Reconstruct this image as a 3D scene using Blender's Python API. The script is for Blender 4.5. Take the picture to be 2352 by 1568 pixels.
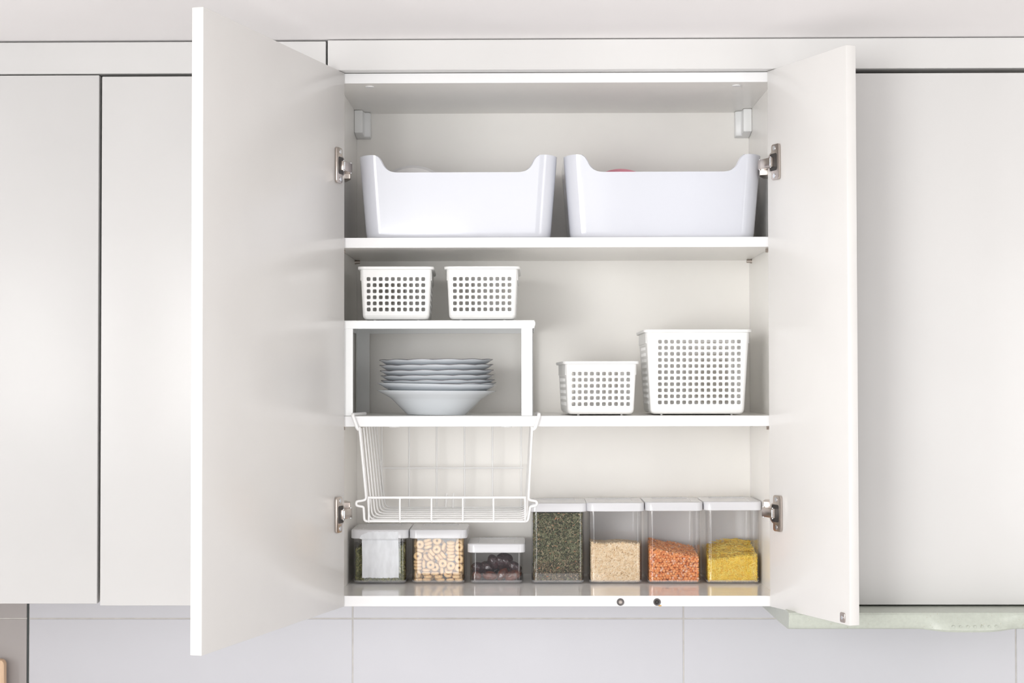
import bpy, bmesh, math, random
import numpy as np
from mathutils import Vector, Matrix, Euler

for _o in list(bpy.data.objects):
    bpy.data.objects.remove(_o)
SC = bpy.context.scene
COL = SC.collection
random.seed(4)
RNG = np.random.default_rng(4)
PI = math.pi

# ------------------------------------------------------------------ camera
F_PX, CAM_D, CAM_Z = 3840.0, 2.92, 1.75
PITCH = math.atan(91 / F_PX)
YAW = math.asin(43 / F_PX)
ROLL = 0.0017
fwd = Vector((-math.sin(YAW) * math.cos(PITCH), math.cos(YAW) * math.cos(PITCH), math.sin(PITCH)))
rt = Vector((math.cos(YAW), math.sin(YAW), 0))
up = rt.cross(fwd)
rt, up = rt * math.cos(ROLL) - up * math.sin(ROLL), up * math.cos(ROLL) + rt * math.sin(ROLL)
CAM_P = Vector((0, -CAM_D, CAM_Z))
cd = bpy.data.cameras.new('camera')
cd.sensor_width = 36
cd.lens = F_PX / 2352 * 36
cd.clip_start = 0.05
cam = bpy.data.objects.new('camera', cd)
COL.objects.link(cam)
cam.matrix_world = Matrix(((rt.x, up.x, -fwd.x, CAM_P.x), (rt.y, up.y, -fwd.y, CAM_P.y),
                           (rt.z, up.z, -fwd.z, CAM_P.z), (0, 0, 0, 1)))
SC.camera = cam

# ------------------------------------------------------------------ light
SC.view_settings.view_transform = 'Standard'
SC.view_settings.look = 'None'
SC.view_settings.gamma = 1
SC.view_settings.use_curve_mapping = False
SC.view_settings.exposure = 0.15
wd = bpy.data.worlds.new('daylight')
SC.world = wd
wd.use_nodes = True
wd.node_tree.nodes['Background'].inputs[0].default_value = (0.98, 0.985, 1.0, 1)
wd.node_tree.nodes['Background'].inputs[1].default_value = .45
SC.cycles.transparent_max_bounces = 32
SC.cycles.max_bounces = 12
SC.cycles.diffuse_bounces = 6


def area(name, loc, target, sx, sy, power, color=(1, 1, 1)):
    l = bpy.data.lights.new(name, 'AREA')
    l.shape = 'RECTANGLE'
    l.size, l.size_y, l.energy, l.color = sx, sy, power, color
    o = bpy.data.objects.new(name, l)
    COL.objects.link(o)
    o.location = loc
    o.rotation_euler = (Vector(target) - Vector(loc)).to_track_quat('-Z', 'Y').to_euler()
    return o


# daylight: a window on the left, a narrow one to the rear left; the rest is added fill
area('window_light_left', (-2.55, -2.3, 1.75), (0, 0, 1.6), .38, 1.5, 21, (.98, .99, 1.0))
area('fill_light_right', (2.55, -2.6, 1.35), (0, 0, 1.6), 2.2, 1.9, 37, (1.0, .995, .985))  # added fill from the right, no window known there
area('window_light_rear', (-.62, -4.6, 1.25), (-.62, 0, 1.25), .62, .95, 8.5, (.98, .99, 1.0))
area('fill_light_centre', (-.45, -3.4, 1.8), (-.1, 0, 1.75), 1.5, .7, 7.5, (1.0, .995, .985))  # added soft fill from behind the camera
area('fill_light_left', (-1.2, -2.7, 1.75), (.2, 0, 1.75), .9, 1.1, 8.3, (1.0, .995, .985))  # added fill from the left front
area('fill_light_low', (.05, -3.6, .55), (.05, 0, 1.75), 1.3, .6, 2.5, (1.0, .995, .985))  # added low fill, lifts the ceiling and the undersides
area('narrow_fill_left', (-1.2, -3.2, 1.82), (.45, 0, 1.86), 1.0, 1.2, 3.6, (1.0, .995, .985)).data.spread = math.radians(50)  # added narrow-spread fill aimed into the cabinet


def at(px, py, Y):
    """the point of the plane y = Y that the photograph shows at pixel px, py"""
    d = fwd * F_PX + rt * (px - 1176) - up * (py - 784)
    return CAM_P + d * ((Y + CAM_D) / d.y)


def X(px, Y=0.0, py=875): return at(px, py, Y).x
def Zz(py, Y=0.0, px=1219): return at(px, py, Y).z


# ------------------------------------------------------------------ materials
def mat(name, col, rough=0.5, var=0.03, scale=30, spec=0.5, metal=0.0, bump=0.0, bscale=200, coat=0.0, coatr=0.05, sss=0.0, stretch=None, trans=0.0, ior=1.5):
    m = bpy.data.materials.new(name)
    m.use_nodes = True
    nt = m.node_tree
    b = nt.nodes['Principled BSDF']
    b.inputs['Roughness'].default_value = rough
    b.inputs['Specular IOR Level'].default_value = spec
    b.inputs['Metallic'].default_value = metal
    b.inputs['Coat Weight'].default_value = coat
    b.inputs['Coat Roughness'].default_value = coatr
    b.inputs['IOR'].default_value = ior
    b.inputs['Transmission Weight'].default_value = trans
    if sss:
        b.inputs['Subsurface Weight'].default_value = sss
        b.inputs['Subsurface Radius'].default_value = (.004, .003, .002)
    tc = nt.nodes.new('ShaderNodeTexCoord')
    mp = nt.nodes.new('ShaderNodeMapping')
    if stretch: mp.inputs['Scale'].default_value = stretch
    nt.links.new(tc.outputs['Object'], mp.inputs[0])
    n = nt.nodes.new('ShaderNodeTexNoise')
    n.inputs['Scale'].default_value = scale
    n.inputs['Detail'].default_value = 3
    nt.links.new(mp.outputs[0], n.inputs['Vector'])
    r = nt.nodes.new('ShaderNodeValToRGB')
    r.color_ramp.elements[0].position = .3
    r.color_ramp.elements[1].position = .7
    r.color_ramp.elements[0].color = tuple(max(0, c * (1 - var)) for c in col) + (1,)
    r.color_ramp.elements[1].color = tuple(min(1, c * (1 + var)) for c in col) + (1,)
    nt.links.new(n.outputs[0], r.inputs[0])
    nt.links.new(r.outputs[0], b.inputs['Base Color'])
    if bump:
        n2 = nt.nodes.new('ShaderNodeTexNoise')
        n2.inputs['Scale'].default_value = bscale
        bp = nt.nodes.new('ShaderNodeBump')
        bp.inputs['Strength'].default_value = bump
        bp.inputs['Distance'].default_value = .001
        nt.links.new(mp.outputs[0], n2.inputs['Vector'])
        nt.links.new(n2.outputs[0], bp.inputs['Height'])
        nt.links.new(bp.outputs[0], b.inputs['Normal'])
    return m


def island_mat(name, stops, rough=0.6, spec=.3, sss=0.0):
    m = bpy.data.materials.new(name)
    m.use_nodes = True
    nt = m.node_tree
    b = nt.nodes['Principled BSDF']
    b.inputs['Roughness'].default_value = rough
    b.inputs['Specular IOR Level'].default_value = spec
    g = nt.nodes.new('ShaderNodeNewGeometry')
    r = nt.nodes.new('ShaderNodeValToRGB')
    els = r.color_ramp.elements
    while len(els) < len(stops): els.new(0.5)
    for e, (p, c) in zip(els, stops):
        e.position = p
        e.color = tuple(c) + (1,)
    nt.links.new(g.outputs['Random Per Island'], r.inputs[0])
    nt.links.new(r.outputs[0], b.inputs['Base Color'])
    return m


def clear_mat(name, tint=(.985, .985, .99), refl=1.0, haze=0.0):
    """thin clear plastic: light passes straight through, the surface mirrors by Fresnel"""
    m = bpy.data.materials.new(name)
    m.use_nodes = True
    nt = m.node_tree
    nt.nodes.remove(nt.nodes['Principled BSDF'])
    out = nt.nodes['Material Output']
    t = nt.nodes.new('ShaderNodeBsdfTransparent')
    n = nt.nodes.new('ShaderNodeTexNoise')
    n.inputs['Scale'].default_value = 8
    cr = nt.nodes.new('ShaderNodeValToRGB')
    cr.color_ramp.elements[0].color = tuple(c * .99 for c in tint) + (1,)
    cr.color_ramp.elements[1].color = tuple(tint) + (1,)
    nt.links.new(n.outputs[0], cr.inputs[0])
    nt.links.new(cr.outputs[0], t.inputs[0])
    g = nt.nodes.new('ShaderNodeBsdfGlossy')
    g.inputs['Roughness'].default_value = 0.03
    f = nt.nodes.new('ShaderNodeLayerWeight')          # symmetric facing weight: 0 head-on, 1 at grazing
    f.inputs[0].default_value = 0.5
    pw = nt.nodes.new('ShaderNodeMath')
    pw.operation = 'POWER'
    pw.inputs[1].default_value = 4.0
    nt.links.new(f.outputs['Facing'], pw.inputs[0])
    mul = nt.nodes.new('ShaderNodeMath')
    mul.operation = 'MULTIPLY_ADD'
    mul.inputs[1].default_value = .75 * refl
    mul.inputs[2].default_value = .048 * refl
    nt.links.new(pw.outputs[0], mul.inputs[0])
    mx = nt.nodes.new('ShaderNodeMixShader')
    nt.links.new(mul.outputs[0], mx.inputs[0])
    last = t
    if haze:
        d = nt.nodes.new('ShaderNodeBsdfDiffuse')
        d.inputs[0].default_value = (.93, .93, .95, 1)
        m2 = nt.nodes.new('ShaderNodeMixShader')
        m2.inputs[0].default_value = haze
        nt.links.new(t.outputs[0], m2.inputs[1])
        nt.links.new(d.outputs[0], m2.inputs[2])
        last = m2
    nt.links.new(last.outputs[0], mx.inputs[1])
    nt.links.new(g.outputs[0], mx.inputs[2])
    nt.links.new(mx.outputs[0], out.inputs[0])
    return m


M = {}
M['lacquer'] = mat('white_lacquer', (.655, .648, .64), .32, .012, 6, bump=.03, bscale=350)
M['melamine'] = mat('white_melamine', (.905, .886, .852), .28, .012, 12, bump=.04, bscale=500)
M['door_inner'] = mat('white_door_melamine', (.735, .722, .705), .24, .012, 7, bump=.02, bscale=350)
M['edge'] = mat('white_edge_band', (.82, .82, .825), .35, .008, 20)
M['floor_melamine'] = mat('glossy_bottom_panel', (.88, .865, .855), .09, .02, 40)
M['ceiling'] = mat('ceiling_paint', (.93, .91, .912), .8, .01, 3, bump=.05, bscale=120)
M['tile'] = mat('lilac_white_tile', (.62, .62, .655), .25, .015, 5)
M['grey_tile'] = mat('greige_tile', (.41, .38, .37), .3, .02, 5)
M['grout'] = mat('grout', (.60, .58, .55), .9, .08, 60)
M['dark_gap'] = mat('dark_joint', (.05, .06, .06), .7, .05, 30)
M['floor'] = mat('pale_floor', (.84, .82, .81), .5, .05, 4)
M['wall'] = mat('painted_wall', (.84, .83, .82), .8, .01, 5)
M['counter'] = mat('countertop', (.88, .87, .87), .4, .06, 40)
M['box'] = mat('glossy_white_plastic', (.63, .645, .70), .12, .006, 10, coat=.3)
M['basket'] = mat('matt_white_plastic', (.82, .82, .81), .38, .006, 10)
M['wire'] = mat('white_coated_wire', (.87, .87, .865), .3, .01, 30)
M['riser'] = mat('white_painted_metal', (.86, .87, .87), .35, .01, 20)
M['china'] = mat('white_china', (.66, .695, .73), .12, .01, 20, coat=.4)
M['rim_dark'] = mat('dark_silver_rim', (.16, .15, .16), .35, .15, 80, metal=.6)
M['nickel'] = mat('nickel', (.55, .49, .45), .25, .06, 60, metal=1.0)
M['steel'] = mat('screw_steel', (.75, .77, .80), .25, .05, 60, metal=1.0)
M['black'] = mat('black_pin_cup_shade', (.035, .03, .028), .5, .2, 60)  # black catch pin; also the painted shade of the hinge cups
M['rubber'] = mat('dark_rubber', (.09, .08, .08), .45, .2, 60)
M['lid'] = mat('grey_white_lid', (.71, .712, .74), .11, .01, 20)
M['clear'] = clear_mat('clear_plastic', refl=1.0)
M['clear_base'] = clear_mat('clear_plastic_base', haze=.22)  # pale diffuse haze standing in for light refracted in the base
M['paper'] = mat('torn_paper_label', (.84, .865, .905), .75, .07, 120, bump=.4, bscale=160, stretch=(1, 1, .35))
M['hood'] = mat('celadon_hood_enamel', (.49, .52, .46), .3, .05, 160)
M['wood'] = mat('pale_wood', (.72, .50, .33), .5, .12, 12, stretch=(12, 12, 1))
M['pink'] = mat('pink_plastic', (.92, .42, .50), .3, .03, 20)
M['translid'] = mat('milky_plastic', (.80, .79, .78), .3, .02, 20)
M['cereal'] = mat('cereal_crumb', (.86, .60, .30), .75, .16, 350, bump=.5, bscale=700)
M['date'] = mat('date_skin', (.040, .015, .018), .24, .55, 120, bump=.8, bscale=260, coat=.5, coatr=.12)
M['date_brown'] = mat('date_skin_brown', (.12, .030, .014), .2, .5, 120, bump=.8, bscale=260, coat=.6, coatr=.1)
M['stain'] = mat('orange_stain', (.75, .38, .05), .6, .3, 200)

# rust specks on the hood enamel
_nt = M['hood'].node_tree
_b = _nt.nodes['Principled BSDF']
_src = _b.inputs['Base Color'].links[0].from_socket
_v = _nt.nodes.new('ShaderNodeTexNoise'); _v.inputs['Scale'].default_value = 520; _v.inputs['Detail'].default_value = 1
_tc = [n for n in _nt.nodes if n.type == 'TEX_COORD'][0]
_nt.links.new(_tc.outputs['Object'], _v.inputs['Vector'])
_r = _nt.nodes.new('ShaderNodeValToRGB'); _r.color_ramp.elements[0].position = .73; _r.color_ramp.elements[1].position = .77
_nt.links.new(_v.outputs[0], _r.inputs[0])
_mx = _nt.nodes.new('ShaderNodeMixRGB'); _mx.inputs[2].default_value = (.34, .27, .15, 1)
_nt.links.new(_r.outputs[0], _mx.inputs[0]); _nt.links.new(_src, _mx.inputs[1]); _nt.links.new(_mx.outputs[0], _b.inputs['Base Color'])


# ------------------------------------------------------------------ builders
def tag(o, label=None, cat=None, group=None, kind=None):
    if label: o['label'] = label
    if cat: o['category'] = cat
    if group: o['group'] = group
    if kind: o['kind'] = kind
    return o


def empty(name, loc, label=None, cat=None, group=None, kind=None):
    o = bpy.data.objects.new(name, None)
    COL.objects.link(o)
    o.location = loc
    o.empty_display_size = .02
    o['base'] = tuple(loc)
    return tag(o, label, cat, group, kind)


def obj(name, bm, m, parent=None, smooth=None, loc=None, local=False):
    """link a bmesh built in world coordinates as one mesh object (local=True: built about its thing's base)"""
    me = bpy.data.meshes.new(name)
    if not local:
        if parent is not None:
            b = Vector(parent['base'])
        else:
            co = [v.co for v in bm.verts]
            b = Vector(loc) if loc else Vector(((min(c.x for c in co) + max(c.x for c in co)) / 2,
                                                (min(c.y for c in co) + max(c.y for c in co)) / 2, min(c.z for c in co)))
        bmesh.ops.translate(bm, verts=bm.verts, vec=-b)
    else:
        b = Vector(parent['base']) if parent is not None else Vector(loc or (0, 0, 0))
    bmesh.ops.recalc_face_normals(bm, faces=bm.faces)
    bm.to_mesh(me)
    bm.free()
    for mm in (m if isinstance(m, (list, tuple)) else [m]): me.materials.append(mm)
    o = bpy.data.objects.new(name, me)
    COL.objects.link(o)
    o['base'] = tuple(b)
    if parent is not None:
        o.parent = parent
    else:
        o.location = b
    if smooth is not None:
        me.polygons.foreach_set('use_smooth', [True] * len(me.polygons))
        me.set_sharp_from_angle(angle=math.radians(smooth))
    return o


def copy_tree(o, parent=None):
    c = o.copy()
    COL.objects.link(c)
    c.parent = parent
    for ch in list(o.children):
        copy_tree(ch, c)
    return c


def bevel(bm, r, seg=2):
    if r:
        bmesh.ops.bevel(bm, geom=list(bm.edges), offset=r, segments=seg, affect='EDGES', profile=.5)
    return bm


def box(x0, x1, y0, y1, z0, z1, r=.0008, seg=1, bm=None):
    t = bmesh.new()
    bmesh.ops.create_cube(t, size=1)
    for v in t.verts:
        v.co = Vector(((x0 + x1) / 2 + v.co.x * (x1 - x0), (y0 + y1) / 2 + v.co.y * (y1 - y0), (z0 + z1) / 2 + v.co.z * (z1 - z0)))
    bevel(t, r, seg)
    return merge(bm, t)


def merge(bm, t):
    if bm is None: return t
    me = bpy.data.meshes.new('tmp')
    t.to_mesh(me)
    t.free()
    bm.from_mesh(me)
    bpy.data.meshes.remove(me)
    return bm


def prism(pts, vec, r=0.0, seg=1, bm=None):
    """extrude a polygon of 3-D points by vec"""
    t = bmesh.new()
    a = [t.verts.new(p) for p in pts]
    c = [t.verts.new(Vector(p) + Vector(vec)) for p in pts]
    n = len(a)
    t.faces.new(a)
    t.faces.new(c[::-1])
    for i in range(n):
        t.faces.new((a[i], a[(i + 1) % n], c[(i + 1) % n], c[i]))
    bmesh.ops.recalc_face_normals(t, faces=t.faces)
    if r:
        cap = [e for e in t.edges if all(len(f.verts) == 4 for f in e.link_faces) is False]
        bmesh.ops.bevel(t, geom=cap, offset=r, segments=seg, affect='EDGES', profile=.5)
    return merge(bm, t)


def cyl(c, axis, r, h, n=20, bm=None, bev=0.0, r2=None):
    t = bmesh.new()
    bmesh.ops.create_cone(t, cap_ends=True, segments=n, radius1=r, radius2=r if r2 is None else r2, depth=h)
    if bev:
        bmesh.ops.bevel(t, geom=[e for e in t.edges if any(len(f.verts) == n for f in e.link_faces)], offset=bev, segments=2, affect='EDGES')
    q = Vector((0, 0, 1)).rotation_difference(Vector(axis))
    bmesh.ops.transform(t, matrix=Matrix.Translation(Vector(c)) @ q.to_matrix().to_4x4(), verts=t.verts)
    return merge(bm, t)


def rrect(w, d, r, n=6):
    """closed loop of a rounded rectangle about the origin, counter-clockwise from the front left corner"""
    r = min(r, w / 2 - 2e-3, d / 2 - 2e-3)
    pts = []
    for cx, cy, a0 in ((-1, -1, PI), (1, -1, 1.5 * PI), (1, 1, 0), (-1, 1, .5 * PI)):
        e = min(.0012, r * .2)                     # one more point on each flat keeps its shading flat
        for i in range(-1, n + 2):
            a = a0 + min(max(i, 0), n) / n * PI / 2
            o = -e if i < 0 else e if i > n else 0
            pts.append((cx * (w / 2 - r) + r * math.cos(a) - math.sin(a) * o, cy * (d / 2 - r) + r * math.sin(a) + math.cos(a) * o))
    return pts


def loft(loops, cap0=True, cap1=True, bm=None, closed=False):
    t = bmesh.new()
    L = [[t.verts.new(p) for p in lp] for lp in loops]
    n = len(L[0])
    pairs = list(zip(L, L[1:])) + ([(L[-1], L[0])] if closed else [])
    for a, b in pairs:
        for i in range(n):
            t.faces.new((a[i], a[(i + 1) % n], b[(i + 1) % n], b[i]))
    if not closed:
        if cap0: t.faces.new(L[0][::-1])
        if cap1: t.faces.new(L[-1])
    return merge(bm, t)


def tube(path, r, n=8, closed=False, bm=None):
    t = bmesh.new()
    P = [Vector(p) for p in path]
    N = len(P)
    tang = []
    for i in range(N):
        if closed: d = P[(i + 1) % N] - P[i - 1]
        else: d = P[min(i + 1, N - 1)] - P[max(i - 1, 0)]
        tang.append(d.normalized())
    ref = Vector((0, 0, 1)) if abs(tang[0].z) < .9 else Vector((1, 0, 0))
    u = tang[0].cross(ref).normalized()
    rings = []
    for i in range(N):
        if i: u = (tang[i - 1].rotation_difference(tang[i])) @ u
        u = (u - tang[i] * u.dot(tang[i])).normalized()
        w = tang[i].cross(u)
        rings.append([t.verts.new(P[i] + (u * math.cos(2 * PI * k / n) + w * math.sin(2 * PI * k / n)) * r) for k in range(n)])
    for i in range(N if closed else N - 1):
        a, b = rings[i], rings[(i + 1) % N]
        for k in range(n):
            t.faces.new((a[k], a[(k + 1) % n], b[(k + 1) % n], b[k]))
    if not closed:
        t.faces.new(rings[0][::-1])
        t.faces.new(rings[-1])
    return merge(bm, t)


def fillet(path, r, n=5):
    """round the corners of a polyline"""
    P = [Vector(p) for p in path]
    out = [P[0]]
    for i in range(1, len(P) - 1):
        a, b, c = P[i - 1], P[i], P[i + 1]
        ra = min(r, (a - b).length * .48, (c - b).length * .48)
        s, e = b + (a - b).normalized() * ra, b + (c - b).normalized() * ra
        for k in range(n + 1):
            q = k / n
            out.append(s * (1 - q) ** 2 + b * 2 * q * (1 - q) + e * q * q)
    out.append(P[-1])
    return out


def lathe(profile, n=72, mod=None, bm=None):
    """profile [(r, z)] closed on the axis at both ends; mod(theta, r, z) -> (r, z)"""
    t = bmesh.new()
    rings = []
    for r, z in profile:
        if r < 1e-6:
            rings.append([t.verts.new((0, 0, z))])
        else:
            ring = []
            for k in range(n):
                a = 2 * PI * k / n
                rr, zz = mod(a, r, z) if mod else (r, z)
                ring.append(t.verts.new((rr * math.cos(a), rr * math.sin(a), zz)))
            rings.append(ring)
    for a, b in zip(rings, rings[1:]):
        for k in range(n):
            if len(a) == 1 and len(b) == 1: continue
            if len(a) == 1: t.faces.new((a[0], b[(k + 1) % n], b[k]))
            elif len(b) == 1: t.faces.new((a[k], a[(k + 1) % n], b[0]))
            else: t.faces.new((a[k], a[(k + 1) % n], b[(k + 1) % n], b[k]))
    return merge(bm, t)


def cut(o, cutter_bm):
    """boolean difference with a throw-away cutter"""
    me = bpy.data.meshes.new('c')
    bmesh.ops.recalc_face_normals(cutter_bm, faces=cutter_bm.faces)
    cutter_bm.to_mesh(me); cutter_bm.free()
    c = bpy.data.objects.new('c', me)
    COL.objects.link(c)
    md = o.modifiers.new('cut', 'BOOLEAN')
    md.object, md.operation, md.solver = c, 'DIFFERENCE', 'EXACT'
    bpy.context.view_layer.update()
    dg = bpy.context.evaluated_depsgraph_get()
    new = bpy.data.meshes.new_from_object(o.evaluated_get(dg))
    o.modifiers.remove(md)
    o.data = new
    bpy.data.objects.remove(c)


def np_mesh(name, V, Fs, mats, parent=None, loc=(0, 0, 0), fmat=None, smooth=False):
    me = bpy.data.meshes.new(name)
    me.vertices.add(len(V))
    me.vertices.foreach_set('co', np.asarray(V, np.float32).ravel())
    nl = Fs.size
    me.loops.add(nl)
    me.loops.foreach_set('vertex_index', Fs.astype(np.int32).ravel())
    me.polygons.add(len(Fs))
    k = Fs.shape[1]
    me.polygons.foreach_set('loop_start', np.arange(len(Fs), dtype=np.int32) * k)
    me.polygons.foreach_set('loop_total', np.full(len(Fs), k, np.int32))
    me.polygons.foreach_set('use_smooth', [bool(smooth)] * len(Fs))
    if fmat is not None: me.polygons.foreach_set('material_index', fmat.astype(np.int32))
    me.update(calc_edges=True)
    me.validate()
    for m in mats: me.materials.append(m)
    o = bpy.data.objects.new(name, me)
    COL.objects.link(o)
    o['base'] = tuple(loc)
    if parent is not None: o.parent = parent
    else: o.location = loc
    return o

# ------------------------------------------------------------------ the room
YB, YW = .335, .345                      # inner face of the cabinet back, tiled wall
ZC = Zz(91, -.025) + .0025               # ceiling
RX, RY = 2.6, -5.0


def structure(name, bm, m, parent=None):
    o = obj(name, bm, m, parent)
    if parent is None: o['kind'] = 'structure'
    return o


structure('floor', box(-RX, RX, RY, .45, -.05, 0, 0), M['floor'])
structure('ceiling', box(-RX, RX, RY, .45, ZC, ZC + .06, 0), M['ceiling'])
structure('wall_left', box(-RX - .06, -RX, RY, .45, 0, ZC, 0), M['wall'])
structure('wall_right', box(RX, RX + .06, RY, .45, 0, ZC, 0), M['wall'])
wall = structure('wall_back', box(-RX, RX, YW + .0012, .45, 0, ZC, 0), M['grout'])
structure('countertop', box(-2.4, 2.4, -.27, YW, .86, .90, .003), M['counter'])

ZG = Zz(1420, YW)
gx0 = X(810, YW, 1480)
TW = X(1570, YW, 1480) - gx0
g = .0013
xj = X(64, YW, 1480)
cols = [(xj + .0013, gx0)] + [(gx0 + i * TW, gx0 + (i + 1) * TW) for i in range(3)]
greys = [(xj - .52, xj - .0011), (xj - .52 - TW, xj - .52)]
for lst, m in ((cols, M['tile']), (greys, M['grey_tile'])):
    for a, b in lst:
        structure('tile', box(a + g, b - g, YW, YW + .008, .902, ZG - g, .0006), m, wall)
        structure('tile', box(a + g, b - g, YW, YW + .008, ZG + g, ZG + .30, .0006), m, wall)
structure('trim_1', box(xj - .0017, xj + .0017, YW - .0006, YW + .004, .902, ZG + .06, .0005), M['dark_gap'])

# crown boards between the cabinets and the ceiling
zc1 = Zz(160, -.025)
structure('trim_2', box(X(752.5, -.025, 130), 1.6, -.025, .02, zc1, ZC - .002, .001), M['lacquer'])
structure('trim_3', box(-1.7, X(748.5, -.021, 130), -.021, .02, Zz(168.5, -.021, 435), ZC - .003, .001), M['lacquer'])

# ------------------------------------------------------------------ the open cabinet
XL, XR = (773 - 1219) / 1315, (1779 - 1219) / 1315
XO, XP = XL - .018, XR + .018
zT0, zT1 = Zz(190), Zz(167.5)
zB0, zB1 = Zz(1392), Zz(1368)
z1a, z1b = Zz(568, .004), Zz(545, .004)
z2a, z2b = Zz(979, .004), Zz(955, .004)

cab = empty('wall_cabinet', ((XO + XP) / 2, .17, zB0),
            'open white wall cabinet with two shelves, one wide and one narrow swung door', 'cabinet')
obj('side_panel', box(XO, XL, 0, YB, zB0, zT1), [M['melamine']], cab)
obj('side_panel', box(XR, XP, 0, YB, zB0, zT1), [M['melamine']], cab)


def panel(name, z0, z1, y0, m_in, x0=XL, x1=XR):
    """a horizontal board with a white band glued along its front edge"""
    o = obj(name, box(x0, x1, y0 + .001, YB, z0, z1, .0003), m_in, cab)
    b = obj('edge_band', box(x0, x1, y0, y0 + .0012, z0, z1, .0003), M['edge'], o)
    return o


top = panel('top_panel', zT0, zT1, 0, M['melamine'])
bottom = panel('bottom_panel', zB0, zB1, 0, M['floor_melamine'])
obj('back_panel', box(XL, XR, YB, YW - .001, zB0, zT1, 0), M['melamine'], cab)
s1 = panel('shelf', z1a, z1b, .004, M['melamine'], XL + .0006, XR - .0006)
s2 = panel('shelf', z2a, z2b, .004, M['melamine'], XL + .0006, XR - .0006)

# white cover caps under the top panel
for px in (849, 1692):
    p = at(px, 196, .034)
    obj('cover_cap', cyl((p.x, .034, zT0 - .0007), (0, 0, 1), .0078, .0014, 20), M['edge'], top)
# flat discs under the middle shelf
for px in (905, 1163):
    p = at(px, 981, .03)
    obj('cover_cap', cyl((p.x, .035, z2a - .001), (0, 0, 1), .010, .002, 20), M['edge'], s2)
# shelf pins
for side, xw in ((1, XL), (-1, XR)):
    for zz, ys, sh in ((z1a, (.04, .30), s1), (z2a, (.04, .30), s2)):
        for yy in ys:
            b = cyl((xw + side * .005, yy, zz - .0038), (1, 0, 0), .0036, .010, 14, bev=.0005)
            cyl((xw + side * .0012, yy, zz - .0042), (1, 0, 0), .0043, .0024, 14, bm=b)
            obj('shelf_pin', b, M['nickel'], cab, 40)
# hanging-bracket covers in the top corners
for s, xw in ((1, XL), (-1, XR)):
    def pts(lst): return [(xw + s * x, y, z) for x, y, z in lst]
    zt = zT0 - .0005
    t = bmesh.new()
    secs = [(.284, .0165, .044), (.300, .0165, .046), (.312, .0170, .0485), (.3135, .0285, .0485), (.334, .0285, .050)]
    loops = []
    for y, w, h in secs:
        loops.append(pts([(0.0003, y, zt - h), (w, y, zt - h), (w, y, zt), (0.0003, y, zt)]))
    b = loft(loops)
    bevel(b, .0018, 2)
    obj('bracket_cover', b, M['riser'], cab, 40)

# push catches on the bottom edge
zc = Zz(1382)
for i, px in enumerate((1425, 1509)):
    x = X(px, 0, 1382)
    ring = obj('push_catch', lathe([(.0036, .0006), (.0040, .0016), (.0056, .0019), (.0063, .0008), (.0064, -.004), (.0036, -.004), (.0036, .0006)], 28), M['rubber'], cab, 40, local=True)
    pin = obj('catch_pin', lathe([(0, .0009 if i == 0 else -.0004), (.0012, .0009 if i == 0 else -.0004), (.0014, .0002), (.0026, .0002), (.0030, -.0008), (.0036, -.0008), (.0036, -.003), (0, -.003)], 24),
              M['nickel'] if i == 0 else M['black'], ring, 40, local=True)
    ring.rotation_euler = (PI / 2, 0, 0)
    ring.location = Vector((x, -.0016, zc)) - Vector(cab['base'])
p = at(1516, 1390.5, 0)
obj('stain', box(p.x - .0025, p.x + .0025, -.0006, .0002, p.z - .0009, p.z + .0009, .0003), M['stain'], bottom)


# doors and hinges
class Frame:
    def __init__(self, H, du, n):
        self.H, self.du, self.n = Vector((H[0], H[1], 0)), Vector((du[0], du[1], 0)), Vector((n[0], n[1], 0))

    def __call__(self, u, n, z): return self.H + self.du * u + self.n * n + Vector((0, 0, z))


HL, NL = (X(791.5), -.003), ((463.5 - 1219) / 1.2201 / 1315, -CAM_D * .1804)
HR, NR = (X(1765), -.003), ((1946 - 1219) / 1.0873 / 1315, -CAM_D * .0803)


def make_door(H, N, side, label):
    d = Vector((N[0] - H[0], N[1] - H[1]))
    w = d.length
    du = d / w
    n = Vector((-du.y, du.x)) * (1 if (Vector((-du.y, du.x)).x * side > 0) else -1)   # inner face normal
    fr = Frame(H, du, n)
    T = .0185
    z0, z1 = zB0, zT1 + .0005
    q = [fr(0, 0, z0), fr(w, 0, z0), fr(w, -T, z0), fr(0, -T, z0)]
    b = prism(q, (0, 0, z1 - z0))
    bevel(b, .0012, 2)
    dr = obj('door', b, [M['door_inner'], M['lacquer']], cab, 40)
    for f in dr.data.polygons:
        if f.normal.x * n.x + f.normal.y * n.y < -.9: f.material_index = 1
    dr['label'] = label
    return fr, w, dr


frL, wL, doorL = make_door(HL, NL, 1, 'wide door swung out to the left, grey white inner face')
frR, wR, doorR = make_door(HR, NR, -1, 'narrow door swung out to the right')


def arc(cu, cz, r, a0, a1, n):
    return [(cu + r * math.cos(a0 + (a1 - a0) * i / n), cz + r * math.sin(a0 + (a1 - a0) * i / n)) for i in range(n + 1)]


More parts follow.
